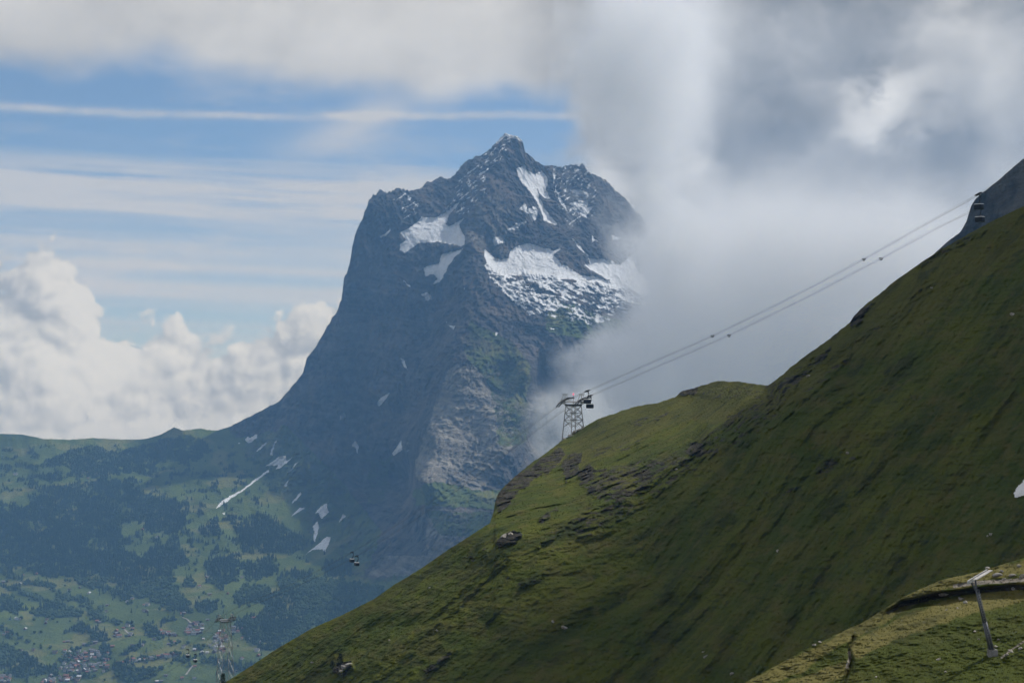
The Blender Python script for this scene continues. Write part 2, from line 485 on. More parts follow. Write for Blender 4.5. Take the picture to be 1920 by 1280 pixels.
MCTRL = [
 (-300, 835, 10.3), (-200, 830, 10.3), (0, 813, 10.1), (250, 824, 10.1), (330, 800, 9.7), (430, 800, 9.7), (525, 752, 9.7), (575, 672, 9.75), (612, 610, 9.8), (640, 565, 9.85),
 (660, 465, 9.95), (692, 370, 10.05), (748, 353, 10.2), (800, 342, 10.4), (850, 330, 10.5), (910, 285, 10.6), (955, 251, 10.62), (985, 285, 10.6), (1030, 313, 10.75), (1093, 306, 10.8),
 (1165, 365, 10.7), (1200, 405, 10.5), (1240, 465, 10.25), (1285, 540, 9.95), (1340, 600, 9.6), (1500, 640, 9.2), (1720, 670, 9.1),
 (-300, 1060, 8.4), (0, 1060, 8.4), (0, 950, 9.1), (150, 1000, 8.7), (0, 1160, 7.6), (0, 1280, 7.0), (0, 1400, 6.5), (-300, 1400, 6.5), (-300, 1200, 7.4), (300, 1280, 7.0), (300, 1400, 6.5),
 (250, 900, 9.3), (120, 880, 9.55), (400, 950, 8.9), (400, 1060, 8.2), (400, 1160, 7.6), (550, 1200, 7.3), (550, 1320, 6.8), (700, 1300, 6.7), (900, 1300, 6.6), (200, 1090, 8.1), (180, 1200, 7.4),
 (480, 870, 9.35), (550, 950, 8.9), (600, 1020, 8.4), (650, 1090, 7.9), (720, 1100, 7.6), (560, 800, 9.5), (620, 850, 9.2), (680, 950, 8.75), (720, 1010, 8.2),
 (660, 700, 9.6), (700, 550, 9.8), (720, 430, 9.95), (700, 800, 9.35), (760, 700, 9.45), (780, 560, 9.7), (770, 900, 8.8), (760, 1000, 8.1),
 (780, 440, 9.95), (840, 440, 9.98), (800, 410, 10.08), (860, 400, 10.12), (830, 480, 9.86), (820, 520, 9.8),
 (930, 300, 10.42), (910, 350, 10.16), (900, 400, 10.0), (890, 450, 9.85), (880, 480, 9.7), (870, 540, 9.48), (860, 600, 9.25), (840, 650, 9.05), (840, 700, 8.8), (800, 800, 8.55), (780, 900, 8.25),
 (830, 560, 9.78), (800, 640, 9.58), (770, 780, 9.25),
 (990, 340, 10.5), (1010, 400, 10.25), (1020, 440, 10.1), (960, 440, 10.0), (920, 460, 9.9), (980, 480, 9.85), (1050, 480, 9.92), (1100, 500, 9.95), (1150, 520, 9.9), (1200, 560, 9.7),
 (1000, 540, 9.6), (1080, 560, 9.55), (1100, 600, 9.4), (960, 570, 9.42), (1180, 600, 9.5), (1060, 430, 10.2), (1120, 430, 10.3),
 (940, 620, 9.2), (1000, 640, 9.1), (1050, 660, 9.1), (950, 700, 8.85),
 (900, 700, 8.75), (850, 740, 8.65), (920, 780, 8.4), (980, 780, 8.45), (995, 700, 8.7), (880, 850, 8.2), (960, 850, 8.2), (850, 900, 8.0), (920, 930, 7.9), (850, 950, 7.7), (830, 1040, 7.3),
 (900, 1000, 7.4), (950, 1100, 7.0), (870, 800, 8.45), (940, 740, 8.62),
 (1015, 700, 9.2), (1050, 720, 9.2), (1008, 800, 9.0), (1060, 800, 8.9), (1100, 700, 9.2), (1150, 700, 9.1), (1010, 880, 8.6), (1200, 750, 9.0), (1300, 680, 9.2), (1500, 720, 8.9), (1500, 900, 8.0),
 (1200, 950, 8.0), (1720, 760, 8.8)]
_md = rbf_fit(MCTRL)
def mdepth(px, py): return _md(px, py) * 1000.0
BASE = poly_fn([(-300, -50), (425, -50), (430, 805), (480, 880), (560, 965), (620, 1045), (700, 1090), (760, 1080), (1720, 1080)])
def mrelief(px, py, X, Y, Z):
    rock = smooth(BASE(px) - py, -25, 60) * (1 - 0.78 * soft_snow(px, py))
    wx = X + 70 * perlin(X / 260, Y / 260, Z / 260); wz = Z + 70 * perlin(X / 260 + 9, Y / 260, Z / 260)
    big = fbm(wx / 430, Y / 900, wz / 800, 3, 0.5, ridged=True)
    mid = fbm(wx / 120 + wz / 300, Y / 300, wz / 330, 4, 0.58, ridged=True)
    fine = fbm(wx / 30, Y / 70, wz / 34, 3, 0.62, ridged=True)
    bed = fbm(wx / 420, Y / 420, (wz + 0.16 * wx) / 30, 3, 0.6)
    low = smooth(py, 560, 760)
    amp = 0.9 + 0.5 * fbm(X / 700, Z / 500, 7, 2)
    r = rock * amp * (-105 * big - 115 * mid - 64 * fine - (12 + 22 * low) * bed)
    # slanting ribs left of the summit and on the north face
    rib = fbm((X * 0.72 + Z * 0.70) / 60.0, Y / 400, (Z * 0.72 - X * 0.7) / 500.0, 3, 0.5, ridged=True)
    r += rock * -38 * rib * smooth(px, 760, 840) * smooth(py, 520, 430) * smooth(px, 960, 930)
    # meadow country: gentle swells and gullies
    val = 1 - smooth(BASE(px) - py, -25, 60)
    sw = fbm(X / 700, Y / 900, 0, 4, 0.5)
    gul = fbm((X + Y * 0.35) / 260, Y / 1500, 0, 3, 0.5, ridged=True)
    steep = smooth(py, 1080, 980)
    r += val * (sw * 90 * (1 - 0.4 * steep) - gul * 60 * steep + 14 * fbm(X / 90, Y / 140, 0, 3))
    return r
k = 700 / 1906.0
def zc(pts, ox, oy): return [(ox + x * k, oy + y * k) for x, y in pts]
def soft_snow(px, py):
    r = np.zeros(px.shape)
    for q in (4, 5, 6, 0, 7): r = np.maximum(r, in_poly(px, py, zc(SNOW_UP[q], 600, 220)))
    r = r.astype(np.float32)
    for _ in range(8): r[1:-1, 1:-1] = (r[:-2, 1:-1] + r[2:, 1:-1] + r[1:-1, :-2] + r[1:-1, 2:] + r[1:-1, 1:-1]) / 5
    return r
SNOW_UP = [
 [(1000, 260), (1045, 245), (1060, 275), (1100, 290), (1130, 275), (1155, 290), (1160, 340), (1150, 370), (1175, 410), (1160, 420), (1130, 395), (1110, 365), (1115, 400), (1145, 460), (1180, 510), (1215, 545), (1180, 545), (1140, 520), (1130, 480), (1090, 400), (1050, 350), (1020, 320)],
 [(1045, 440), (1060, 470), (1090, 450), (1110, 470), (1110, 520), (1085, 535), (1070, 500), (1020, 465)],
 [(950, 580), (1000, 540), (1060, 530), (1010, 560), (1020, 575)], [(880, 620), (920, 600), (945, 640), (890, 650)],
 [(835, 665), (860, 690), (900, 725), (960, 720), (975, 680), (1010, 655), (1050, 645), (1100, 650), (1150, 670), (1190, 675), (1230, 665), (1195, 700), (1230, 750), (1290, 780), (1330, 805), (1420, 815), (1480, 840), (1560, 850), (1680, 860), (1710, 890), (1650, 900), (1500, 865), (1400, 840), (1300, 830), (1150, 800), (1050, 790), (1000, 800), (900, 790), (850, 750)],
 [(1285, 610), (1330, 660), (1380, 720), (1450, 725), (1530, 750), (1600, 700), (1620, 780), (1700, 850), (1600, 860), (1500, 840), (1420, 800), (1345, 755), (1375, 745), (1370, 700), (1320, 670)],
 [(410, 590), (450, 570), (500, 530), (520, 505), (550, 510), (600, 510), (640, 485), (680, 450), (715, 430), (690, 465), (660, 500), (640, 545), (660, 555), (710, 530), (735, 515), (710, 550), (735, 600), (740, 650), (715, 660), (680, 650), (620, 640), (560, 640), (500, 640), (470, 670), (430, 690), (405, 680), (410, 650), (440, 620), (425, 605)],
 [(525, 770), (560, 760), (610, 740), (620, 700), (700, 680), (740, 665), (690, 710), (650, 770), (620, 830), (575, 855), (600, 820), (580, 800), (540, 810)],
 [(1275, 440), (1330, 425), (1370, 430), (1360, 460), (1400, 450), (1365, 500), (1355, 515), (1300, 480)], [(1190, 260), (1200, 280), (1195, 340), (1230, 410), (1265, 480), (1250, 470), (1215, 410), (1190, 330)],
 [(1270, 370), (1330, 370), (1380, 390), (1310, 395)], [(510, 905), (550, 890), (575, 930), (545, 935)], [(635, 1035), (660, 1065), (690, 1060), (680, 1085)], [(895, 1100), (910, 1100), (900, 1122)],
 [(930, 885), (950, 880), (1010, 930), (1060, 915), (1150, 905), (1060, 935), (1012, 958)], [(300, 620), (330, 595), (362, 565), (345, 600)], [(1050, 990), (1075, 985), (1105, 1010), (1070, 1008)], [(1170, 1068), (1195, 1080), (1190, 1092)],
 [(1385, 600), (1400, 620), (1420, 635), (1390, 635)], [(1490, 600), (1540, 615), (1505, 630)], [(1620, 970), (1680, 930), (1730, 900), (1720, 940), (1660, 975)], [(420, 830), (435, 838), (465, 862), (455, 866)], [(735, 860), (742, 880), (736, 880)]]
SNOW_STREAK = [[(840, 750), (1000, 785), (1150, 800), (1420, 825), (1680, 860), (1730, 910), (1640, 990), (1550, 1010), (1400, 1060), (1250, 1030), (1050, 985), (1010, 955), (930, 890), (870, 820)]]
SNOW_DUST = [[(930, 90), (985, 85), (970, 150), (900, 240), (830, 340), (760, 430), (690, 480), (640, 480), (700, 340), (850, 170)], [(370, 420), (430, 380), (500, 430), (500, 490), (430, 520), (410, 440)],
             [(1190, 240), (1400, 260), (1420, 480), (1280, 560), (1200, 440)], [(720, 430), (830, 340), (860, 380), (740, 500), (690, 490)]]
SNOW_LOW = [
 [(160, 610), (175, 590), (185, 600), (225, 580), (225, 600), (180, 630)], [(290, 690), (300, 640), (325, 610), (310, 650), (300, 690)], [(265, 745), (330, 700), (375, 690), (370, 720), (415, 690), (350, 750), (320, 760), (330, 740)],
 [(375, 780), (435, 715), (400, 770)], [(12, 955), (40, 925), (150, 861), (280, 763), (289, 768), (150, 871), (60, 932), (20, 958)], [(400, 930), (445, 875), (450, 890), (405, 935)], [(395, 1000), (440, 955), (465, 960), (420, 990)],
 [(520, 985), (550, 950), (580, 935), (590, 980), (550, 1015), (540, 985)], [(508, 1050), (530, 1025), (540, 1060), (518, 1132), (508, 1132), (518, 1080)], [(470, 1192), (510, 1165), (575, 1105), (600, 1110), (590, 1140), (570, 1182), (555, 1168), (515, 1170)],
 [(640, 1030), (660, 990), (680, 1000)], [(840, 410), (895, 368), (900, 375), (855, 435), (840, 438)], [(645, 490), (665, 475), (680, 490), (650, 508)], [(910, 680), (960, 615), (965, 660), (920, 695)], [(958, 195), (974, 200), (990, 252), (973, 240)],
 [(705, 640), (725, 615), (745, 650), (735, 680), (725, 650)], [(360, 840), (388, 812), (372, 852)], [(220, 668), (270, 620), (275, 626), (228, 670)], [(985, 668), (998, 658), (995, 668)], [(40, 985), (58, 982), (55, 994)], [(120, 633), (135, 625), (140, 630)]]

NC, NR = 1250, 560
land = Sheet(np.linspace(-300, 1700, NC), mtop,
             poly_fn([(-300, 1400), (420, 1400), (560, 1330), (740, 1180), (925, 1045), (1075, 890), (1440, 800), (1700, 640)]), NR, mdepth, mrelief, (1500, 0.8))

px, py = land.px, land.py
LX, LY, LZ = [land.P[land.nb:][..., i] for i in range(3)]
jx = px + 4.5 * fbm(px / 11, py / 11, 0, 5, 0.68); jy = py + 4.5 * fbm(px / 11, py / 11, 5, 5, 0.68)
snow = np.zeros(px.shape)
for s in SNOW_UP: snow = np.maximum(snow, in_poly(jx, jy, zc(s, 600, 220)))
for s in SNOW_LOW: snow = np.maximum(snow, in_poly(px + (jx - px) * .6, py + (jy - py) * .6, zc(s, 400, 600)))
ang = -0.33
sx = px * math.cos(ang) + py * -math.sin(ang); sy = px * math.sin(ang) * -1 + py * math.cos(ang)
sk = fbm((px * .95 + py * .32) / 24, (py * .95 - px * .32) / 6.5, 0, 5, 0.66)
for s in SNOW_STREAK:
    pl = zc(s, 600, 220)
    fade = np.interp(py - 0.12 * (px - 910), [500, 545, 590, 640], [0.16, 0.02, -0.12, -0.45])
    snow = np.maximum(snow, in_poly(jx, jy, pl) * smooth(sk + fade + 0.42 * fbm((px * .95 + py * .32) / 70, (py * .95 - px * .32) / 22, 71, 3, 0.55), -0.03, 0.06))
dk_ = fbm((px * .62 + py * .78) / 4.0, (py * .62 - px * .78) / 13, 4, 4, 0.65)
for s in SNOW_DUST:
    snow = np.maximum(snow, in_poly(jx, jy, zc(s, 600, 220)) * smooth(dk_, 0.10, 0.24) * 0.9)
snow = np.maximum(snow, smooth(-(py - mtop(px)) , -9, -3) * smooth(px, 925, 935) * smooth(px, 985, 975) * 0.9)
slopeN = land.N[land.nb:][..., 2]

grass = 1 - smooth(BASE(px) - py, -40, 40)
gn = fbm(px / 38, py / 30, 2, 4, 0.6)
GR = [([(770, 915), (820, 905), (900, 918), (950, 922), (930, 952), (860, 952), (780, 948)], 0.95), ([(800, 958), (950, 960), (900, 1010), (820, 1000)], 0.55),
      ([(880, 600), (960, 640), (1000, 690), (985, 760), (930, 740), (870, 660)], 0.55), ([(420, 830), (540, 800), (640, 900), (720, 1000), (680, 1080), (600, 1040), (480, 900)], 0.6),
      ([(690, 860), (740, 850), (720, 940), (690, 950)], 0.5), ([(1030, 560), (1200, 610), (1100, 640), (1020, 620)], 0.6), ([(915, 700), (990, 680), (990, 830), (940, 840)], 0.5)]
for pl, a in GR:
    grass = np.maximum(grass, in_poly(px + 14 * gn, py + 10 * gn, pl) * a)
grass = np.clip(grass + 0.22 * gn * (grass > 0.05), 0, 1)
grass = np.maximum(grass, smooth(gn, 0.2, 0.45) * smooth(py, 640, 760) * 0.35)
pale = in_poly(px + 10 * gn, py + 10 * gn, [(840, 690), (800, 800), (772, 880), (800, 925), (900, 925), (985, 800), (1000, 760), (930, 690), (870, 685)]) * 1.0
pale = np.maximum(pale, in_poly(px + 12 * gn, py + 8 * gn, [(800, 955), (940, 955), (900, 1020), (760, 1080), (690, 1080), (720, 1040), (800, 1040)]) * 0.7)
pale = np.maximum(pale, in_poly(px, py, [(880, 390), (930, 360), (960, 400), (950, 440), (900, 480), (870, 450)]) * 0.45)

# --- woods and meadows of the valley
k3 = 500 / 1280.0; k4 = 460 / 1920.0
def z3(p): return [(x * k3, 780 + y * k3) for x, y in p]
def z4(p): return [(300 + x * k4, 980 + y * k4) for x, y in p]
WOODS = [
 z3([(-300, 380), (0, 410), (130, 450), (200, 330), (330, 330), (450, 310), (560, 300), (700, 370), (900, 420), (880, 560), (720, 560), (690, 500), (640, 500), (590, 520), (600, 640), (680, 700), (720, 640), (860, 620), (900, 700), (820, 740), (850, 830), (930, 940), (840, 940), (700, 880), (600, 850), (560, 800), (400, 800), (330, 760), (230, 780), (150, 740), (0, 700), (-300, 700)]),
 z3([(180, 240), (260, 190), (420, 140), (560, 170), (720, 130), (800, 100), (900, 90), (1000, 120), (960, 220), (760, 220), (740, 290), (640, 270), (440, 290), (370, 290), (340, 240)]),
 z3([(130, 280), (300, 270), (290, 310), (140, 305)]), z3([(960, 520), (1040, 530), (1040, 570), (960, 570)]), z3([(1120, 530), (1280, 470), (1400, 560), (1280, 660), (1170, 650)]),
 z3([(980, 700), (1100, 670), (1170, 700), (1120, 790), (1050, 830), (1000, 790)]), z3([(880, 780), (930, 770), (930, 820), (890, 830)]),
 z4([(580, 560), (700, 490), (850, 560), (1000, 500), (1250, 430), (1500, 470), (1750, 500), (1750, 700), (1550, 800), (1100, 1000), (830, 1000), (640, 900), (560, 740), (760, 740), (820, 650), (760, 620), (600, 640)]),
 z4([(640, 60), (1150, 100), (1200, 180), (1000, 240), (680, 240)]), z4([(660, 330), (900, 320), (920, 380), (760, 460), (670, 450)]), z4([(900, 440), (1000, 390), (1200, 380), (1190, 440), (1000, 500), (960, 500)]), z4([(1270, 300), (1500, 300), (1500, 420), (1300, 430)]),
 z3([(0, 850), (60, 880), (130, 930), (60, 945), (0, 930)]), z3([(150, 930), (230, 900), (330, 930), (380, 965), (250, 965), (160, 960)]), z3([(305, 1040), (380, 980), (420, 1010), (500, 1030), (520, 1080), (450, 1080), (420, 1040)]),
 z3([(470, 1090), (530, 1110), (540, 1170), (490, 1170)]), z3([(0, 1090), (80, 1120), (150, 1150), (270, 1210), (270, 1245), (150, 1240), (100, 1260), (0, 1220), (-200, 1200)]), z3([(540, 1180), (600, 1200), (780, 1210), (760, 1250), (620, 1290), (560, 1240)]),
 z3([(700, 1000), (770, 1030), (770, 1065), (690, 1050)]), z3([(1120, 840), (1200, 800), (1300, 830), (1300, 900), (1130, 890)]), z3([(1150, 960), (1280, 970), (1290, 1080), (1200, 1060)]), z3([(930, 900), (1050, 890), (1040, 920), (950, 945)]), z3([(420, 900), (490, 930), (480, 965), (420, 950)])]
HEDGES = [(z3([(0, 810), (180, 870), (390, 955)]), 4), (z3([(120, 795), (220, 810), (300, 870), (400, 880), (490, 950)]), 7), (z3([(390, 795), (560, 850), (620, 880)]), 7), (z3([(0, 745), (120, 790)]), 5), (z3([(860, 1160), (1000, 1175), (1250, 1215)]), 7),
          (z3([(560, 1190), (640, 1170), (860, 1140)]), 3), (z3([(440, 970), (560, 990), (640, 1000)]), 3), (z3([(770, 1060), (860, 1090), (960, 1110)]), 3), (z3([(590, 1140), (690, 1090)]), 5), (z3([(770, 985), (840, 975)]), 3), (z3([(1080, 1210), (1300, 1230)]), 6), (z3([(0, 1010), (60, 1060), (90, 1070)]), 5),
          (z3([(440, 690), (560, 720)]), 4), (z3([(380, 1110), (300, 1180), (260, 1210)]), 4), (z3([(440, 1250), (330, 1240)]), 3)]
wx_ = px + 15 * fbm(px / 20, py / 12, 7, 4, 0.65); wy_ = py + 9 * fbm(px / 20, py / 12, 12, 4, 0.65)
wood = np.zeros(px.shape)
for pl in WOODS: wood = np.maximum(wood, in_poly(wx_, wy_, pl))
hn = fbm(px / 10, py / 8, 21, 3, 0.6)
for ln, wd in HEDGES: wood = np.maximum(wood, (seg_dist(wx_, wy_, ln) < wd * (0.8 + 0.9 * hn)) * 0.9)
wood = wood * smooth(fbm(px / 24, py / 11, 31, 4, 0.65), -0.36, -0.14) * np.where(fbm(px / 50, py / 22, 35, 3, 0.6) > 0.26, 0.35, 1.0)
wood = np.maximum(wood, (fbm(px / 9, py / 6, 41, 3, 0.6) > 0.40) * 0.55 * (py > 1000) * (px < 640))
upper = smooth(py, 1010, 860)
wood = np.maximum(wood, (fbm(px / 26, py / 14, 51, 4, 0.6) > 0.16) * 0.75 * smooth(py, 1090, 1040) * smooth(py, 830, 845) * (px < 520))
wood = wood * (snow < 0.3) * (py > BASE(px) - 30)
hay = smooth(fbm(LX / 260, LY / 200, 61, 3, 0.55), 0.05, 0.3)

def build_land_mat():
    m = bpy.data.materials.new('alpine_rock_and_meadow'); m.use_nodes = True
    nt = m.node_tree; b = NB(nt); bs = nt.nodes['Principled BSDF']
    P = b.pos()
    x, y, z = b.sep(P)
    n_big = b.noise(P, 0.0035, 5, 0.6); n_mid = b.noise(P, 0.018, 5, 0.62); n_fine = b.noise(P, 0.07, 4, 0.65)
    # tilted strata, streaked along the bedding
    sv = b.xyz(b.mul(x, 0.0022), b.mul(y, 0.0022), b.add(b.mul(z, 0.03), b.mul(x, 0.004)))
    strata = b.noise(sv, 1.0, 6, 0.62, 0.6)
    drip = b.noise(b.xyz(b.mul(x, 0.03), b.mul(y, 0.03), b.mul(z, 0.003)), 1.0, 5, 0.6)
    rock = b.mix(b.ss(n_mid, 0.3, 0.7), (0.030, 0.029, 0.030), (0.125, 0.115, 0.105))
    rock = b.mix(b.mul(b.ss(strata, 0.5, 0.72), 0.5), rock, (0.20, 0.18, 0.155))
    rock = b.mix(b.mul(b.ss(drip, 0.5, 0.75), 0.5), rock, (0.035, 0.034, 0.036))
    rock = b.mix(b.mul(b.ss(n_big, 0.48, 0.66), 0.6), rock, (0.22, 0.175, 0.14))
    pal = b.mix(b.ss(strata, 0.35, 0.65), (0.17, 0.155, 0.13), (0.36, 0.33, 0.28))
    rock = b.mix(b.mul(b.attr('pale'), b.ss(n_mid, 0.2, 0.6)), rock, pal)
    # turf on ledges and meadows
    g = b.mix(b.ss(n_big, 0.35, 0.65), (0.062, 0.088, 0.020), (0.10, 0.132, 0.030))
    g = b.mix(b.mul(b.attr('hay'), 0.7), g, (0.17, 0.165, 0.055))
    g = b.mix(b.mul(b.ss(n_fine, 0.5, 0.8), 0.45), g, (0.04, 0.06, 0.022))
    gf = b.ss(b.add(b.attr('grass'), b.mul(b.sub(n_fine, 0.5), 0.9)), 0.35, 0.6)
    c = b.mix(gf, rock, g)
    c = b.mix(b.mul(b.attr('wood'), 0.8), c, (0.022, 0.036, 0.016))
    sf = b.ss(b.add(b.attr('snow'), b.mul(b.sub(n_fine, 0.5), 0.7)), 0.42, 0.6)
    sn = b.mix(b.ss(n_mid, 0.45, 0.75), (0.74, 0.75, 0.76), (0.56, 0.56, 0.55))
    c = b.mix(sf, c, sn)
    b.link(c, bs.inputs['Base Color'])
    bs.inputs['Roughness'].default_value = 0.95
    bs.inputs['Specular IOR Level'].default_value = 0.05
    bump = b.new('ShaderNodeBump'); bump.inputs['Strength'].default_value = 0.9; bump.inputs['Distance'].default_value = 38.0
    hgt = b.mul(b.add(b.mul(n_fine, 0.7), b.mul(strata, 0.9)), b.lin(sf, 0, 1, 1.0, 0.2))
    hgt = b.mul(hgt, b.lin(gf, 0, 1, 1.0, 0.35))
    b.link(hgt, bump.inputs['Height']); b.link(bump.outputs[0], bs.inputs['Normal'])
    return m
land_mat = build_land_mat()
fm = (land.full(np.where(BASE(px) > py, 1.0, 0.0)) > 0.5)[:-1, :-1]
la = dict(snow=snow, grass=grass, pale=pale, wood=wood * 0.9, hay=hay)
mountain = tag(land.obj('mountain', land_mat, la, fm), 'high rocky mountain with snowfields, its summit rising into the clouds', 'mountain', kind='structure')
valley = tag(land.obj('valley', land_mat, la, ~fm), 'wooded alpine valley and pass ridge with meadows below the mountain', 'valley', kind='structure')

# ================================================================ the near grass hillside
HILLTOP = [(330, 1350), (360, 1325), (420, 1280), (470, 1248), (520, 1215), (580, 1180), (640, 1153), (700, 1123), (740, 1095), (790, 1065), (840, 1030), (880, 1005), (918, 980), (925, 962), (929, 940), (934, 926),
           (950, 908), (975, 885), (1000, 865), (1025, 848), (1050, 828), (1075, 812), (1090, 803), (1120, 786), (1150, 776), (1190, 762), (1230, 755), (1268, 744), (1275, 735), (1300, 727), (1330, 718),
           (1345, 714), (1380, 715), (1410, 719), (1440, 722), (1455, 712), (1480, 690), (1510, 668), (1540, 645), (1570, 624), (1594, 604), (1602, 590), (1640, 558), (1680, 525), (1720, 497), (1760, 470),
           (1800, 448), (1840, 425), (1880, 405), (1920, 386), (2000, 345), (2160, 270)]
_ht = poly_fn(HILLTOP)
def htop(c):
    amp = np.interp(c, [330, 900, 930, 1060, 1250, 1440, 1600, 1700, 1920], [0.5, 0.9, 3.0, 1.6, 2.4, 2.6, 3.0, 1.3, 1.0])
    return _ht(c) + amp * (fbm(c / 16.0, c * 0 + 1.5, 3.0, 4, 0.6) + 0.5 * fbm(c / 4.5, c * 0 + 2.5, 6.0, 2))
def hplane(px, py):
    rx, rz = rays(np.asarray(px, float), np.asarray(py, float))
    return 277.0 / (0.60 * rx + 0.30 - 0.74 * rz)
HCTRL = [(x, y, 1.0) for x, y in [(360, 1400), (420, 1290), (580, 1190), (740, 1110), (600, 1300), (800, 1120), (800, 1280), (900, 1060), (1000, 1150), (1000, 1280), (1100, 1060), (1200, 1050), (1200, 1280), (1200, 960), (1300, 885), (1400, 900),
         (1400, 785), (1460, 725), (1540, 660), (1600, 620), (1720, 510), (1840, 435), (1920, 395), (2160, 290), (1400, 1100), (1400, 1280), (1600, 700), (1600, 900), (1600, 1100), (1600, 1300), (1800, 600), (1800, 800), (1800, 1000), (1800, 1200),
         (1920, 600), (1920, 800), (1920, 1000), (1920, 1300), (2160, 600), (2160, 1000), (2160, 1400), (1200, 1400), (700, 1400)]]
HCTRL = [(x, y, v * float(np.interp(x, [360, 900, 1250], [0.84, 0.90, 1.0]))) for x, y, v in HCTRL]
for x, y, d in [(918, 985, 730), (935, 930, 800), (1000, 870, 900), (1075, 815, 996), (1190, 765, 980), (1300, 728, 940), (1380, 716, 850), (1438, 724, 758), (1400, 745, 765), (1330, 800, 762), (1250, 858, 755), (1150, 920, 735), (1050, 975, 715),
                (1100, 855, 870), (1200, 805, 890), (1300, 765, 880), (1000, 930, 780), (1130, 880, 800), (960, 975, 730), (900, 1010, 715)]:
    HCTRL.append((x, y, d / float(hplane(x, y))))
_hd = rbf_fit(HCTRL)
def hdepth(px, py): return hplane(px, py) * _hd(px, py)
HROCK = [([(1060, 985), (1130, 925), (1200, 880), (1300, 830), (1380, 770), (1450, 715), (1485, 715), (1405, 800), (1320, 870), (1230, 930), (1150, 985), (1090, 1010)], 0.42), ([(1050, 870), (1075, 845), (1095, 850), (1085, 880), (1060, 905)], 0.7), ([(1100, 860), (1170, 830), (1230, 820), (1160, 850)], 0.4), ([(1300, 735), (1380, 722), (1430, 730), (1400, 745), (1330, 750)], 0.4),
         ([(870, 1045), (930, 1018), (925, 1032), (880, 1058)], 0.45), ([(1360, 840), (1420, 800), (1560, 690), (1600, 650), (1590, 680), (1480, 780), (1400, 840)], 0.35), ([(1430, 920), (1560, 860), (1640, 845), (1540, 890), (1450, 940)], 0.35), ([(1600, 640), (1700, 560), (1760, 520), (1720, 560), (1640, 625)], 0.3),
         ([(928, 962), (926, 930), (955, 900), (1000, 868), (1050, 836), (1060, 852), (1040, 880), (1000, 900), (965, 930), (945, 957)], 0.72),
         ([(1080, 905), (1130, 875), (1200, 865), (1230, 860), (1260, 870), (1220, 905), (1180, 935), (1120, 935)], 0.55), ([(1285, 850), (1295, 828), (1320, 832), (1310, 858)], 0.8),
         ([(1330, 830), (1380, 790), (1440, 735), (1500, 700), (1490, 735), (1420, 800), (1350, 850)], 0.4), ([(1270, 745), (1275, 728), (1310, 722), (1300, 742)], 0.8), ([(1590, 612), (1600, 585), (1640, 565), (1625, 590), (1605, 612)], 0.85),
         ([(1450, 722), (1520, 672), (1560, 650), (1530, 690), (1470, 740)], 0.55), ([(925, 1010), (960, 996), (982, 1000), (970, 1015), (935, 1022)], 0.9), ([(1085, 905), (1080, 885), (1105, 868), (1120, 880), (1100, 905)], 0.8), ([(1008, 975), (1040, 952), (1050, 955), (1015, 980)], 0.7),
         ([(1005, 1020), (1060, 985), (1055, 1000), (1010, 1030)], 0.5), ([(970, 1090), (1040, 1060), (1030, 1080), (975, 1105)], 0.4), ([(625, 1262), (632, 1240), (660, 1238), (665, 1255), (640, 1265)], 0.7),
         ([(790, 1255), (850, 1215), (845, 1228), (800, 1265)], 0.55), ([(1700, 505), (1760, 470), (1850, 425), (1840, 440), (1740, 495)], 0.45), ([(1180, 790), (1260, 768), (1250, 780), (1190, 800)], 0.5), ([(1150, 830), (1110, 835), (1100, 850), (1150, 842)], 0.4), ([(1530, 860), (1600, 830), (1590, 850), (1540, 875)], 0.25)]
FX, FY = -0.82, -0.57                     # down the fall line
def hmasks(px, py):
    n1 = fbm(px / 22, py / 22, 3, 3, 0.6); n2 = fbm(px / 22, py / 22, 13, 3, 0.6)
    r = np.zeros(px.shape)
    for pl, a in HROCK: r = np.maximum(r, in_poly(px + 7 * n1, py + 7 * n2, pl) * a)
    for k in range(2):                    # soften
        r[1:-1, 1:-1] = (r[1:-1, 1:-1] * 2 + r[:-2, 1:-1] + r[2:, 1:-1] + r[1:-1, :-2] + r[1:-1, 2:]) / 6
    return r
def hrelief(px, py, X, Y, Z):
    q = X * FX + Y * FY; s = X * 0.57 - Y * 0.82
    s = s + 9 * fbm(X / 70, Y / 70, 5, 2)
    g1 = fbm(s / 34, q / 260, 9, 4, 0.5)
    g2 = fbm(s / 10.0, q / 24, 15, 4, 0.6)
    hum = fbm(X / 26, Y / 26, Z / 18, 4, 0.55)
    tuft = fbm(X / 2.6, Y / 2.6, Z / 2.0, 2, 0.6)
    ter = 2.2 * fbm(X / 16, Y / 16, Z / 1.3, 3, 0.55)
    r = hmasks(px, py)
    led = Z / 4.2 + 0.1 * X / 4.2 + 0.9 * fbm(X / 30, Y / 30, 23, 3); led = led - np.floor(led)
    crag = fbm(X / 11, Y / 11, Z / 7, 4, 0.6, ridged=True)
    edge = smooth(py - _ht(px), 2, 60)
    out = edge * (-10 * g1) - 2.6 * g2 * (0.35 + 0.65 * edge) - 5.5 * hum * (0.4 + .6 * edge) - 1.1 * tuft - 0.35 * ter
    out += r * (-19 * crag + 5.0 * (led - 0.5) * fbm(X / 20, Y / 20, 44, 2))
    return out
hill = Sheet(np.linspace(330, 2160, 1080), htop, poly_fn([(330, 1410), (1380, 1410), (1500, 1330), (1700, 1210), (1920, 1140), (2160, 1110)]), 400, hdepth, hrelief, (420, 0.75))
hpx, hpy = hill.px, hill.py
hrock = hmasks(hpx, hpy)
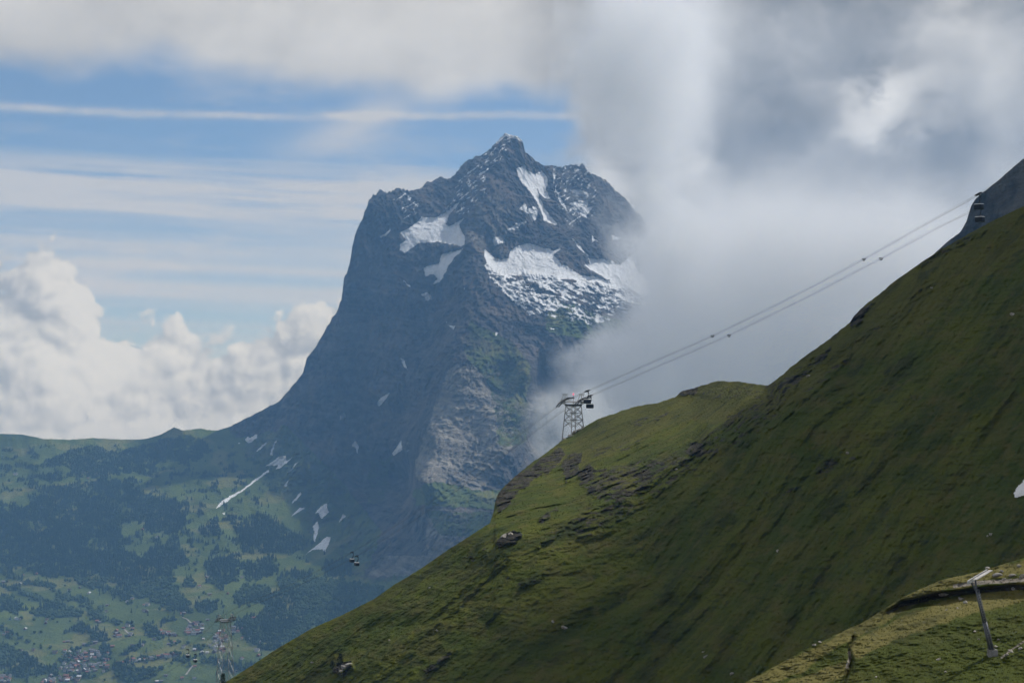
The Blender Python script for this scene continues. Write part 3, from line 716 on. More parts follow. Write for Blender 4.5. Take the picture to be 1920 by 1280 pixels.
hbar = np.maximum(smooth(fbm(hpx / 60, hpy / 40, 33, 4, 0.55), -0.05, 0.4), in_poly(hpx + 30 * fbm(hpx / 40, hpy / 40, 3, 3), hpy + 25 * fbm(hpx / 40, hpy / 40, 8, 3), [(1040, 860), (1150, 770), (1340, 700), (1460, 700), (1600, 560), (1960, 340), (1960, 450), (1650, 640), (1450, 780), (1250, 800), (1120, 860)]) * 0.8)

def build_grass_mat(name, near=False):
    m = bpy.data.materials.new(name); m.use_nodes = True
    nt = m.node_tree; b = NB(nt); bs = nt.nodes['Principled BSDF']
    P = b.pos(); x, y, z = b.sep(P)
    q = b.add(b.mul(x, FX), b.mul(y, FY)); s = b.sub(b.mul(x, 0.57), b.mul(y, 0.82))
    flow = b.noise(b.xyz(b.mul(s, 0.09), b.mul(q, 0.014), b.mul(z, 0.02)), 1.0, 5, 0.6)
    big = b.noise(P, 0.028, 4, 0.6); mid = b.noise(P, 0.16, 5, 0.65); fine = b.noise(P, 1.1 if near else 0.7, 4, 0.7)
    ter = b.noise(b.xyz(b.mul(x, 0.10), b.mul(y, 0.10), b.mul(z, 0.9)), 1.0, 4, 0.6)
    g = b.mix(b.ss(big, 0.35, 0.65), (0.046, 0.066, 0.007), (0.084, 0.095, 0.011))
    g = b.mix(b.ss(flow, 0.46, 0.68), g, (0.032, 0.046, 0.007))
    g = b.mix(b.mul(b.ss(mid, 0.5, 0.72), 0.75), g, (0.098, 0.086, 0.028))
    g = b.mix(b.mul(b.ss(ter, 0.52, 0.7), 0.6), g, (0.036, 0.044, 0.014))
    g = b.mix(b.mul(b.ss(fine, 0.55, 0.75), 0.35 if near else 0.7), g, (0.022, 0.030, 0.010))
    if near:
        g = b.mix(0.6, g, (0.044, 0.056, 0.012))
        g = b.mix(b.mul(b.ss(b.add(b.attr('olive'), b.mul(b.sub(b.noise(P, 0.12, 5, 0.65), 0.5), 1.1)), 0.3, 0.75), 0.8), g, (0.15, 0.132, 0.046))
        g = b.mix(b.mul(b.ss(b.noise(P, 0.5, 5, 0.7), 0.55, 0.75), 0.45), g, (0.034, 0.042, 0.013))
    else:
        g = b.mix(b.mul(b.attr('olive'), 0.38), g, (0.098, 0.082, 0.024))
    heath = b.noise(b.xyz(b.mul(s, 0.06), b.mul(q, 0.034), b.mul(z, 0.05)), 1.0, 6, 0.68)
    g = b.mix(b.mul(b.ss(heath, 0.54, 0.66), 0.72), g, (0.026, 0.032, 0.010))
    g = b.mix(b.mul(b.ss(heath, 0.44, 0.32), 0.6), g, (0.092, 0.092, 0.020))
    rk = b.mix(b.ss(b.noise(b.xyz(b.mul(x, 0.2), b.mul(y, 0.2), b.mul(z, 0.8)), 1.0, 5, 0.65), 0.35, 0.7), (0.016, 0.015, 0.013), (0.075, 0.068, 0.055))
    c = b.mix(b.ss(b.add(b.attr('rock'), b.add(b.mul(b.sub(mid, 0.5), 1.9), b.mul(b.sub(ter, 0.5), 1.2))), 0.45, 0.62), g, rk)
    if near:
        pth = b.ss(b.add(b.attr('path'), b.mul(b.sub(fine, 0.5), 0.8)), 0.4, 0.7)
        c = b.mix(pth, c, b.mix(fine, (0.14, 0.12, 0.10), (0.26, 0.24, 0.21)))
    b.link(c, bs.inputs['Base Color'])
    bs.inputs['Roughness'].default_value = 0.95; bs.inputs['Specular IOR Level'].default_value = 0.08
    bump = b.new('ShaderNodeBump'); bump.inputs['Strength'].default_value = 0.8; bump.inputs['Distance'].default_value = 0.28 if near else 0.7
    b.link(b.add(b.add(fine, b.mul(ter, 0.7)), b.mul(mid, 0.8)), bump.inputs['Height']); b.link(bump.outputs[0], bs.inputs['Normal'])
    return m
hill_mat = build_grass_mat('alpine_turf')
tag(hill.obj('hillside', hill_mat, dict(rock=hrock, olive=hbar)), 'steep green grass hillside with dark rock bands', 'hillside', kind='structure')

# ---- the knoll in front at the lower right
KTOP = [(1300, 1335), (1380, 1288), (1450, 1250), (1500, 1222), (1560, 1192), (1620, 1165), (1690, 1120), (1760, 1088), (1840, 1070), (1920, 1045), (2160, 960)]
_kt = poly_fn(KTOP)
def ktop(c): return _kt(c) + 1.6 * fbm(c / 24.0, c * 0 + 1.5, 9.0, 4, 0.6) + 0.8 * fbm(c / 4.0, c * 0 + .5, 2.0, 2, 0.6)
def kdepth(px, py):
    rx, rz = rays(px, py)
    return 98.6 / (0.20 * rx + 0.25 - 0.95 * rz)
BANK = [(1655, 1150), (1690, 1128), (1760, 1112), (1830, 1103), (1900, 1096)]
GULLY = [(1575, 1290), (1588, 1262), (1596, 1240), (1590, 1215), (1600, 1195)]
def krelief(px, py, X, Y, Z):
    hum = fbm(X / 16, Y / 16, Z / 16, 4, 0.55); t = fbm(X / 2.2, Y / 2.2, Z / 2.2, 3, 0.6); t2 = fbm(X / 0.7, Y / 0.7, Z / 0.7, 2, 0.6)
    e = smooth(py - _kt(px), 0, 30)
    o = -3.2 * hum * (0.4 + 0.6 * e) - 0.9 * t - 0.35 * t2
    bank = np.interp(px, [p[0] for p in BANK], [p[1] for p in BANK])
    o += 3.2 * smooth(py - bank, -5, 4) * smooth(py - bank, 60, 10) * smooth(px, 1640, 1690)
    o += 2.0 * np.exp(-(seg_dist(px, py, GULLY) / 4.0) ** 2)
    return o
knoll = Sheet(np.linspace(1300, 2160, 430), ktop, poly_fn([(1300, 1420), (2160, 1420)]), 260, kdepth, krelief, (90, 0.5))
kpx, kpy = knoll.px, knoll.py
kpath = smooth(seg_dist(kpx, kpy, [(1790, 1098), (1830, 1092), (1880, 1089), (2000, 1080)]), 6, 2) * 0.9
kpath = np.maximum(kpath, smooth(seg_dist(kpx, kpy, [(1588, 1250), (1594, 1232), (1592, 1222)]), 5, 2) * 0.8)
kpath = np.maximum(kpath, smooth(seg_dist(kpx, kpy, [(1878, 1232), (1900, 1215), (1930, 1195)]), 4, 1) * 0.75)
kbank = np.interp(kpx, [p[0] for p in BANK], [p[1] for p in BANK])
kbank_shade = smooth(np.abs(kpy - kbank - 4), 9, 3) * smooth(kpx, 1640, 1700) * 0.75  # dark strip on the bank, painted in place of the mast head's shadow
kw = kpy + 10 * fbm(kpx / 40, kpy / 40, 6, 3)
kdry_sunlit = np.maximum(smooth(seg_dist(kpx, kw, [(1610, 1215), (1680, 1180), (1760, 1150), (1850, 1125), (1940, 1105)]), 26, 8), smooth(seg_dist(kpx, kw, [(1400, 1290), (1480, 1250), (1560, 1210), (1640, 1160), (1760, 1095), (1960, 1050)]), 22, 6) * 0.8)  # dry turf bands, with the sunlit slope's brightness painted into them
kdry_sunlit = np.maximum(kdry_sunlit, smooth(seg_dist(kpx, kw, [(1420, 1310), (1520, 1275), (1580, 1255)]), 20, 6))
knoll_mat = build_grass_mat('dry_alpine_turf', True)
tag(knoll.obj('grass_knoll', knoll_mat, dict(rock=kbank_shade, path=kpath, olive=kdry_sunlit)), 'grassy knoll with dry yellow turf and a stony path', 'knoll', kind='structure')

# ---- rock flank beyond the hill at the right
CTOP = [(1600, 600), (1660, 550), (1700, 512), (1740, 486), (1762, 466), (1780, 450), (1800, 436), (1812, 415), (1820, 388), (1830, 372), (1850, 356), (1880, 331), (1905, 309), (1920, 297), (2000, 240), (2160, 170)]
_ct = poly_fn(CTOP)
def crel(px, py, X, Y, Z):
    return -30 * fbm(X / 110, Y / 200, Z / 150, 4, 0.55, ridged=True) - 10 * fbm(X / 25, Y / 50, Z / 22, 3, 0.6)
crag = Sheet(np.linspace(1600, 2160, 260), lambda c: _ct(c) + 1.8 * fbm(c / 9.0, c * 0 + .7, 4.0, 4, 0.6), lambda c: _ht(c) + 70, 150,
             lambda px, py: 2450 - (px - 1700) * 0.9 - (py - _ct(px)) * 0.3, crel, (500, 1.0))
z0 = np.zeros(crag.px.shape)
tag(crag.obj('cliff', land_mat, dict(snow=z0, grass=z0, pale=z0, wood=z0, hay=z0)), 'dark rock flank of a further peak behind the hillside', 'cliff', kind='structure')

# ---- ground under everything
def build_ground():
    n = 60
    xs = np.linspace(-9000, 9000, n); ys = np.linspace(-3000, 12800, n)
    gx, gy = np.meshgrid(xs, ys)
    gz = -60 + 30 * fbm(gx / 3000, gy / 3000, 3, 3)
    V = np.stack([gx, gy, gz], -1).reshape(-1, 3)
    i = np.arange(n * n).reshape(n, n)
    q = np.stack([i[:-1, :-1], i[:-1, 1:], i[1:, 1:], i[1:, :-1]], -1).reshape(-1, 4)
    zz = np.zeros(n * n)
    return link(bpy.data.objects.new('ground', np_mesh('ground', V, q, land_mat, None, dict(snow=zz, grass=zz + 1, pale=zz, wood=zz, hay=zz))))
tag(build_ground(), 'valley floor far below', 'ground', kind='structure')

# ================================================================ small building helpers
class MB:
    """collects boxes, bars and lathes into one mesh"""
    def __init__(self): self.v = []; self.f = []
    def box(self, c, s, R=None, taper=1.0):
        n = len(self.v); c = Vector(c)
        for dz in (-1, 1):
            t = taper if dz > 0 else 1.0
            for dx, dy in ((-1, -1), (1, -1), (1, 1), (-1, 1)):
                p = Vector((dx * s[0] / 2 * t, dy * s[1] / 2 * t, dz * s[2] / 2))
                self.v.append(c + (R @ p if R else p))
        self.f += [(n, n + 3, n + 2, n + 1), (n + 4, n + 5, n + 6, n + 7)] + [(n + i, n + (i + 1) % 4, n + 4 + (i + 1) % 4, n + 4 + i) for i in range(4)]
        return self
    def bar(self, a, b, r0, r1=None, k=6):
        a = Vector(a); b = Vector(b); r1 = r0 if r1 is None else r1
        d = (b - a).normalized(); q = d.to_track_quat('Z', 'Y').to_matrix(); n = len(self.v)
        for p, r in ((a, r0), (b, r1)):
            for i in range(k):
                t = 2 * math.pi * i / k
                self.v.append(p + q @ Vector((math.cos(t) * r, math.sin(t) * r, 0)))
        self.f += [(n + i, n + (i + 1) % k, n + k + (i + 1) % k, n + k + i) for i in range(k)]
        self.f += [tuple(n + i for i in reversed(range(k))), tuple(n + k + i for i in range(k))]
        return self
    def path(self, pts, r, k=6):
        pts = [Vector(p) for p in pts]; n = len(self.v)
        for i, p in enumerate(pts):
            d = (pts[min(i + 1, len(pts) - 1)] - pts[max(i - 1, 0)]).normalized(); q = d.to_track_quat('Z', 'Y').to_matrix()
            for j in range(k):
                t = 2 * math.pi * j / k
                self.v.append(p + q @ Vector((math.cos(t) * r, math.sin(t) * r, 0)))
        for i in range(len(pts) - 1):
            for j in range(k):
                a = n + i * k + j; b2 = n + i * k + (j + 1) % k
                self.f.append((a, b2, b2 + k, a + k))
        return self
    def mesh(self, name, material, sm=False):
        me = bpy.data.meshes.new(name)
        me.from_pydata([tuple(p) for p in self.v], [], self.f); me.materials.append(material)
        if sm: me.polygons.foreach_set('use_smooth', [True] * len(me.polygons))
        me.update()
        return me
    def build(self, name, material, parent=None, sm=False):
        return link(bpy.data.objects.new(name, self.mesh(name, material, sm)), parent)

def part(name, me, parent):
    return link(bpy.data.objects.new(name, me), parent)

# ================================================================ woods of the valley
rnd = random.Random(5); nrng = np.random.RandomState(5)
bark_mat = mat('bark', (0.06, 0.045, 0.035))
def leaf_mat(name, a, c2, sc_=0.02):
    m = bpy.data.materials.new(name); m.use_nodes = True
    b = NB(m.node_tree); bs = m.node_tree.nodes['Principled BSDF']
    P = b.pos()
    f = b.add(b.mul(b.noise(P, sc_, 4, 0.6), 0.6), b.mul(b.noise(P, 0.25, 2, 0.6), 0.4))
    b.link(b.mix(b.ss(f, 0.35, 0.65), a, c2), bs.inputs['Base Color'])
    bs.inputs['Roughness'].default_value = 0.9; bs.inputs['Specular IOR Level'].default_value = 0.1
    return m
spruce_mat = leaf_mat('spruce_needles', (0.016, 0.030, 0.014), (0.036, 0.058, 0.022))
broad_mat = leaf_mat('broad_leaves', (0.030, 0.052, 0.016), (0.060, 0.090, 0.026))
Pl = land.P[land.nb:]
du = Pl[:-1, 1:] - Pl[:-1, :-1]; dv = Pl[1:, :-1] - Pl[:-1, :-1]
area = np.abs(du[..., 0] * dv[..., 1] - du[..., 1] * dv[..., 0])
vis = (land.py < np.where(land.px > 330, _ht(np.maximum(land.px, 330)), 1e4) + 6) & (land.px > -70) & (land.py < 1310)
wt = (area * (wood * vis)[:-1, :-1]).ravel()
print('wood area km2', wt.sum() / 1e6)
NT = int(min(34000, wt.sum() / 75.0))
pick = np.searchsorted(np.cumsum(wt) / wt.sum(), nrng.rand(NT)); pick = np.clip(pick, 0, len(wt) - 1)
ri, ci = np.unravel_index(pick, area.shape)
fr, fc = nrng.rand(NT), nrng.rand(NT)
tp = Pl[ri, ci] + du[ri, ci] * fc[:, None] + dv[ri, ci] * fr[:, None]
tpx, tpy = proj((tp[:, 0], tp[:, 1], tp[:, 2]))
broadp = np.where(tpy > 1085, 0.62, 0.12) * (0.5 + smooth(fbm(tp[:, 0] / 300, tp[:, 1] / 300, 3, 2), -0.2, 0.3))
isb = nrng.rand(NT) < broadp
hgt = np.where(isb, nrng.uniform(9, 17, NT), nrng.uniform(14, 27, NT)) * np.interp(tpy, [820, 900, 1000], [0.55, 0.8, 1.0])
near = np.argsort(-(hgt / np.where(isb, 13.0, 20.0) / tp[:, 1]) * ((tpx > 2) & (tpy < 1278)) * np.where(tpx > 430, tpy < _ht(np.maximum(tpx, 430)) - 6, 1))
solo = near[:300]; rest = np.setdiff1d(np.arange(NT), solo)

def conifer_template(k):
    r = random.Random(k); V = []; Q = []
    for z0_, z1, rad, n in ((0.06, 0.62, 0.19, 6), (0.42, 1.0, 0.125, 5)):
        b0 = len(V); ph = r.random() * 6
        for i in range(n):
            t = ph + 2 * math.pi * i / n; q = rad * r.uniform(0.7, 1.25)
            V.append((math.cos(t) * q, math.sin(t) * q, z0_ + r.uniform(-.05, .05)))
        V.append((r.uniform(-.02, .02), r.uniform(-.02, .02), z1))
        Q += [(b0 + i, b0 + (i + 1) % n, b0 + n) for i in range(n)]
    return np.array(V), np.array(Q)
def broad_template(k):
    r = random.Random(k + 50); bm = bmesh.new(); bmesh.ops.create_icosphere(bm, subdivisions=1, radius=0.5)
    V = np.array([(v.co.x * r.uniform(.7, 1.2) * 0.95, v.co.y * r.uniform(.7, 1.2) * 0.95, 0.52 + v.co.z * r.uniform(.75, 1.1) * 1.0) for v in bm.verts])
    bm.verts.index_update(); Q = np.array([[v.index for v in f.verts] for f in bm.faces]); bm.free()
    return V, Q
def scatter(name, idx, templ, material, label, cat, width=1.0):
    Vs, Qs, o = [], [], 0
    grp = nrng.randint(0, len(templ), len(idx))
    for g, (V, Q) in enumerate(templ):
        ii = idx[grp == g]
        if not len(ii): continue
        a = nrng.rand(len(ii)) * 6.283; h = hgt[ii]; w = h * width * nrng.uniform(.8, 1.25, len(ii))
        x = V[None, :, 0] * np.cos(a)[:, None] - V[None, :, 1] * np.sin(a)[:, None]
        y = V[None, :, 0] * np.sin(a)[:, None] + V[None, :, 1] * np.cos(a)[:, None]
        pts = np.stack([tp[ii, 0][:, None] + x * w[:, None], tp[ii, 1][:, None] + y * w[:, None], tp[ii, 2][:, None] - 1.0 + V[None, :, 2] * h[:, None]], -1)
        Vs.append(pts.reshape(-1, 3)); Qs.append((Q[None] + (np.arange(len(ii)) * len(V))[:, None, None] + o).reshape(-1, 3)); o += len(ii) * len(V)
    me = np_mesh(name, np.concatenate(Vs), np.concatenate(Qs), material, smooth_=False)
    return tag(link(bpy.data.objects.new(name, me)), label, cat, kind='stuff')
scatter('spruce_forest', rest[~isb[rest]], [conifer_template(i) for i in range(7)], spruce_mat, 'dark spruce forest covering the lower slopes of the valley', 'forest')
scatter('broadleaf_wood', rest[isb[rest]], [broad_template(i) for i in range(6)], broad_mat, 'lighter broadleaf woods and hedgerows between the valley meadows', 'wood', 1.05)

def spruce_crown(k):
    r = random.Random(k + 9); mb = MB()
    for t in range(7):
        z = 0.10 + 0.115 * t; rad = 0.20 * (1 - t / 7.6); n = 9; b0 = len(mb.v)
        top = z + 0.20 - 0.008 * t
        mb.v.append(Vector((0, 0, min(1.0, top + 0.02))))
        for i in range(n):
            a = 2 * math.pi * i / n + t; q = rad * (r.uniform(0.85, 1.25) if i % 2 else r.uniform(0.5, 0.75))
            mb.v.append(Vector((math.cos(a) * q, math.sin(a) * q, z + r.uniform(-.02, .02))))
        mb.f += [(b0, b0 + 1 + i, b0 + 1 + (i + 1) % n) for i in range(n)]
    return mb.mesh('crown', spruce_mat)
def broad_crown(k):
    r = random.Random(k + 99); mb = MB()
    for c in range(46):                      # leaf clumps through the crown's volume
        a = r.random() * 6.283; e = r.uniform(-0.7, 1.0); rr = 0.40 * r.random() ** 0.4
        p = Vector((math.cos(a) * rr * math.sqrt(max(0, 1 - e * e)), math.sin(a) * rr * math.sqrt(max(0, 1 - e * e)), 0.60 + e * 0.36 * (0.5 + r.random() * .5)))
        s = r.uniform(0.07, 0.13); b0 = len(mb.v)
        q = Matrix.Rotation(r.random() * 6, 3, Vector((r.random() - .5, r.random() - .5, r.random())).normalized())
        for v in ((1, 0, 0), (-1, 0, 0), (0, 1, 0), (0, -1, 0), (0, 0, 1), (0, 0, -1)):
            mb.v.append(p + q @ Vector(v) * s * r.uniform(.7, 1.3))
        mb.f += [tuple(b0 + i for i in t) for t in ((0, 2, 4), (2, 1, 4), (1, 3, 4), (3, 0, 4), (2, 0, 5), (1, 2, 5), (3, 1, 5), (0, 3, 5))]
    return mb.mesh('crown', broad_mat)
def trunk_mesh(h):
    mb = MB(); mb.bar((0, 0, -0.06), (0, 0, h), 0.022, 0.008, 5)
    for i in range(5):
        a = i * 1.9; z = h * (0.45 + 0.1 * i); mb.bar((0, 0, z), (math.cos(a) * 0.12, math.sin(a) * 0.12, z + 0.12), 0.008, 0.003, 4)
    return mb.mesh('trunk', bark_mat)
SC = [spruce_crown(i) for i in range(4)]; BC = [broad_crown(i) for i in range(4)]; TS = trunk_mesh(0.9); TB = trunk_mesh(0.62)
for i in solo:
    o = bpy.data.objects.new('broadleaf_tree' if isb[i] else 'spruce_tree', None); link(o)
    h = float(hgt[i]); o.location = tuple(tp[i]); o.scale = (h * rnd.uniform(.9, 1.15),) * 2 + (h,); o.rotation_euler = (0, 0, rnd.random() * 6.28)
    if isb[i]: tag(o, 'round green broadleaf tree on the valley floor below the hillside', 'tree', 'broadleaf trees of the valley floor')
    else: tag(o, 'dark pointed spruce tree on the valley floor below the hillside', 'tree', 'spruce trees of the valley floor')
    part('trunk', TB if isb[i] else TS, o); part('crown', rnd.choice(BC if isb[i] else SC), o)

# ================================================================ chalets
WALLS = {'white': mat('white_render', (0.54, 0.52, 0.49)), 'brown wooden': mat('larch_boards', (0.13, 0.075, 0.042)), 'pale timber': mat('pale_timber', (0.34, 0.26, 0.18))}
ROOFS = {'grey': mat('slate_roof', (0.17, 0.165, 0.17)), 'red-brown': mat('tile_roof', (0.24, 0.105, 0.07)), 'dark brown': mat('shingle_roof', (0.075, 0.06, 0.052)), 'pale metal': mat('sheet_roof', (0.58, 0.58, 0.60))}
def wall_mesh(m, kind):
    mb = MB(); L, W, H, R = 6.5, 5.5, 6.0, 3.2
    mb.v = [Vector(p) for p in ((-L, -W, -4), (L, -W, -4), (L, W, -4), (-L, W, -4), (-L, -W, H), (L, -W, H), (L, W, H), (-L, W, H), (-L, 0, H + R), (L, 0, H + R))]
    mb.f = [(0, 1, 5, 4), (2, 3, 7, 6), (1, 2, 6, 9, 5), (3, 0, 4, 8, 7)]
    return mb.mesh('wall', m)
def roof_mesh(m):
    mb = MB(); L, W, H, R, t = 7.7, 7.0, 6.0 - 0.87, 3.2 + 0.95, 0.4
    for s in (-1, 1):
        b0 = len(mb.v)
        for z in (0, t):
            mb.v += [Vector((-L, s * W, H + z)), Vector((L, s * W, H + z)), Vector((L, 0, H + R + z)), Vector((-L, 0, H + R + z))]
        q = [(0, 1, 2, 3), (7, 6, 5, 4), (0, 4, 5, 1), (1, 5, 6, 2), (3, 2, 6, 7), (0, 3, 7, 4)]
        mb.f += [tuple(b0 + i for i in (f if s > 0 else f[::-1])) for f in q]
    return mb.mesh('roof', m)
WM = {k_: wall_mesh(m, k_) for k_, m in WALLS.items()}; RM = {k_: roof_mesh(m) for k_, m in ROOFS.items()}
kz = 330 / 1920.0; kt = 150 / 1280.0
def za(p): return (p[0] * kz, 1130 + p[1] * kz)
def zt(p): return (330 + p[0] * kt, 1130 + p[1] * kt)
spots = []
def cluster(n, corners, sp, place):
    (x0, y0), (x1, y1) = corners; got = []; tries = 0
    while len(got) < n and tries < n * 60:
        tries += 1; t = rnd.random(); x = x0 + (x1 - x0) * t; y = y0 + (y1 - y0) * rnd.random()
        if all(((x - a) / 6.0) ** 2 + ((y - c) / 3.2) ** 2 > 1 for a, c in got): got.append((x, y))
    for x, y in got: spots.append((x, y, sp, place))
cluster(64, (za((700, 520)), za((1190, 770))), 0.95, 'in the main valley village')
cluster(20, (za((460, 800)), za((900, 872))), 1.0, 'in the main valley village')
cluster(9, (za((0, 800)), za((110, 870))), 1.0, 'in the main valley village')
for i in range(17):
    t = i / 16; spots.append((*za((1290 + 640 * t, 655 - 95 * t + rnd.uniform(-14, 14))), 0.95, 'along the road past the village'))
cluster(10, (za((1250, 250)), za((1460, 370))), 0.95, 'in the hamlet of the sloping meadows')
cluster(8, (za((1750, 310)), za((1920, 360))), 0.95, 'in the hamlet of the sloping meadows')
cluster(18, (zt((180, 320)), zt((440, 500))), 1.0, 'in the hamlet beside the tall lattice tower')
cluster(20, (zt((600, 440)), zt((820, 790))), 1.0, 'in the hamlet beside the tall lattice tower')
cluster(6, (zt((880, 390)), zt((1080, 470))), 1.0, 'in the hamlet beside the tall lattice tower')
singles = [za(p) for p in [(215, 180), (180, 178), (510, 185), (500, 222), (275, 285), (80, 330), (120, 340), (45, 345), (700, 428), (740, 425), (1060, 205), (1085, 215), (1170, 28), (1570, 25), (1610, 22), (1570, 90), (1600, 95), (1225, 480), (1680, 400), (1890, 435), (1840, 450),
           (230, 520), (365, 515), (300, 570), (600, 540), (600, 670), (660, 715), (1440, 470), (1550, 465), (1810, 795), (1760, 855), (1710, 860), (1160, 95), (920, 460), (970, 452), (1040, 435)]]
singles += [zt(p) for p in [(90, 175), (130, 172), (170, 465), (120, 705), (300, 755), (625, 765), (1050, 570), (1180, 570), (1060, 890), (300, 1020), (290, 1205), (420, 800), (500, 800), (960, 1100), (95, 1205), (510, 275), (440, 580), (640, 610), (540, 680)]]
k5 = 320 / 1638.0
singles += [(x * k5, 880 + y * k5) for x, y in [(148, 50), (845, 85), (1365, 580), (1510, 655), (350, 1005), (225, 1015), (70, 1075), (190, 1100), (920, 1080), (665, 1158), (765, 1135), (855, 1188), (1270, 1240), (1220, 1272), (30, 1085)]]
singles += z4([(365, 425), (310, 497), (530, 555), (640, 430), (390, 562), (735, 750), (860, 730), (785, 938), (760, 1000), (770, 1040), (640, 1060), (205, 855)])
for s in singles: spots.append((s[0], s[1], rnd.uniform(0.75, 1.05), 'standing alone in the valley meadows'))
hp = land.sample([s[0] for s in spots], [s[1] for s in spots])
for (x, y, sp, place), p in zip(spots, hp):
    if x > 425 and y > _ht(np.array([x]))[0] - 2: continue
    w = rnd.choices(list(WALLS), (0.42, 0.36, 0.22))[0]; rf = rnd.choices(list(ROOFS), (0.34, 0.36, 0.20, 0.10))[0]
    o = bpy.data.objects.new('chalet', None); link(o)
    o.location = (p[0], p[1], p[2] - 0.3); o.rotation_euler = (0, 0, rnd.choice((0, 0, math.pi / 2)) + rnd.uniform(-.45, .45)); q = sp * rnd.uniform(.8, 1.25); o.scale = (q * rnd.uniform(.85, 1.3), q, q)
    tag(o, '%s chalet with a %s roof %s' % (w, rf, place), 'house', 'chalets ' + place)
    part('wall', WM[w], o); part('roof', RM[rf], o)

# ---- lanes
road_mat = mat('pale_lane', (0.30, 0.285, 0.26), vscale=0.05)
for pts, label in [([zt((100, 230)), zt((180, 260)), zt((230, 310)), zt((270, 345))], 'pale lane curving down to the hamlet by the tower'), ([zt((620, 490)), zt((690, 540)), zt((720, 600)), zt((720, 760))], 'pale lane running through the hamlet by the tower'),
                   ([zt((270, 1000)), zt((210, 1080)), zt((150, 1160))], 'pale farm lane climbing a meadow'), ([za((1250, 655)), za((1480, 640)), za((1700, 615)), za((1940, 575))], 'pale valley road lined by chalets'),
                   ([zt((930, 460)), zt((1000, 430)), zt((1075, 410))], 'pale yard road at the edge of the wood'), ([za((890, 462)), za((980, 468)), za((1070, 440))], 'pale yard above the village'), ([za((880, 745)), za((1010, 715)), za((1190, 685))], 'pale street through the village'),
                   ([za((1350, 280)), za((1390, 320)), za((1440, 362))], 'pale track through the upper hamlet')]:
    P2 = []
    for (x0, y0), (x1, y1) in zip(pts[:-1], pts[1:]):
        for t in np.linspace(0, 1, 14, endpoint=False): P2.append((x0 + (x1 - x0) * t, y0 + (y1 - y0) * t))
    C = land.sample([p[0] for p in P2], [p[1] for p in P2]); d = np.gradient(C, axis=0); s = np.stack([-d[:, 1], d[:, 0]], 1); s /= np.linalg.norm(s, axis=1, keepdims=True)
    V = []
    for c, n_ in zip(C, s): V += [(c[0] - n_[0] * 3.5, c[1] - n_[1] * 3.5, c[2] + 1.4), (c[0] + n_[0] * 3.5, c[1] + n_[1] * 3.5, c[2] + 1.4)]
    Q = [(2 * i, 2 * i + 1, 2 * i + 3, 2 * i + 2) for i in range(len(C) - 1)]
    tag(link(bpy.data.objects.new('road', np_mesh('road', V, Q, road_mat))), label, 'road', kind='structure')

# ================================================================ the three-rope gondola lift
steel = mat('galvanised_steel', (0.25, 0.255, 0.26), 0.5, 0.6, vscale=0.3)
dark_steel = mat('weathered_steel', (0.12, 0.125, 0.13), 0.55, 0.5, vscale=0.3)
white_steel = mat('bright_galvanised_steel', (0.40, 0.40, 0.39), 0.5, vscale=0.3)
concrete = mat('footing_concrete', (0.42, 0.40, 0.36), vscale=0.4)
rope_mat = mat('wire_rope', (0.05, 0.052, 0.055), 0.6, 0.4, vary=0)
cab_dark = mat('black_cabin_shell', (0.012, 0.013, 0.016), 0.5, vscale=0.5, spec=0.15)
cab_glass = mat('tinted_cabin_glass', (0.010, 0.012, 0.016), 0.4, vary=0, spec=0.15)
cab_roof = mat('silver_cabin_roof', (0.55, 0.56, 0.57), 0.4, 0.2, vary=0.1)
lamp_red = mat('red_beacon_glass', (0.6, 0.03, 0.06), 0.3, vary=0, emit=(1.0, 0.10, 0.18), emit_s=3.0)
hang_mat = mat('black_hanger_steel', (0.015, 0.016, 0.018), 0.5, 0.3, vary=0)

T1 = (33.7, 1000.0); T2 = (-235.0, 1500.0); RR = (205.0, 802.0)
def track_curve(pts):
    """pts: (px, py) seen on the rope; plan position on the straight line between towers"""
    return sorted(pts)
LEFT = track_curve([(180, 1330), (352, 1217), (418, 1148), (540, 1098), (660, 1035), (760, 973), (900, 872), (1000, 795), (1052, 753), (1101, 733), (1180, 697), (1336, 629), (1480, 559), (1620, 485), (1740, 417), (1835, 364), (1960, 290), (2150, 170)])
RIGHT = track_curve([(190, 1340), (366, 1226), (432, 1150), (548, 1103), (669, 1042), (780, 972), (920, 872), (1030, 787), (1080, 751), (1106, 742), (1210, 696), (1367, 628), (1500, 563), (1652, 484), (1760, 425), (1837, 388), (1990, 300), (2180, 190)])
def plan(px_, side):
    """where the vertical plane of a track crosses a bearing; side = -1 near track, +1 far track"""
    a = (px_ - 960) / F
    segs = [((T1[0] + (RR[0] - T1[0]) * 2, T1[1] + (RR[1] - T1[1]) * 2), T1), (T1, (T1[0] + (T2[0] - T1[0]) * 2, T1[1] + (T2[1] - T1[1]) * 2))]
    best = None
    for n_, (A, B) in enumerate(segs):
        d = Vector((B[0] - A[0], B[1] - A[1])).normalized(); nrm = Vector((-d.y, d.x))
        if nrm.x < 0: nrm = -nrm
        A2 = Vector(A) + nrm * 5.5 * side
        # a*y = x along A2 + s d
        s = (a * A2.y - A2.x) / (d.x - a * d.y)
        q = A2 + d * s
        if best is None: best = q
        elif px_ < 960 + F * T1[0] / T1[1] + 12 * side: best = q
    return best
def rope_point(px_, curve, side):
    xs = np.array([p[0] for p in curve], float); ys = np.array([p[1] for p in curve], float)
    py_ = float(np.interp(px_, xs, ys))
    q = plan(px_, side)
    return at(px_, py_, q.y)
def rope_line(curve, side):
    xs = np.array([p[0] for p in curve], float)
    pts = [rope_point(x, curve, side) for x in np.linspace(xs[0], xs[-1], 160)]
    A = np.array([tuple(p) for p in pts])
    for _ in range(6): A[1:-1] = (A[:-2] + A[1:-1] * 2 + A[2:]) / 4      # the sag is smooth
    return [Vector(p) for p in A]
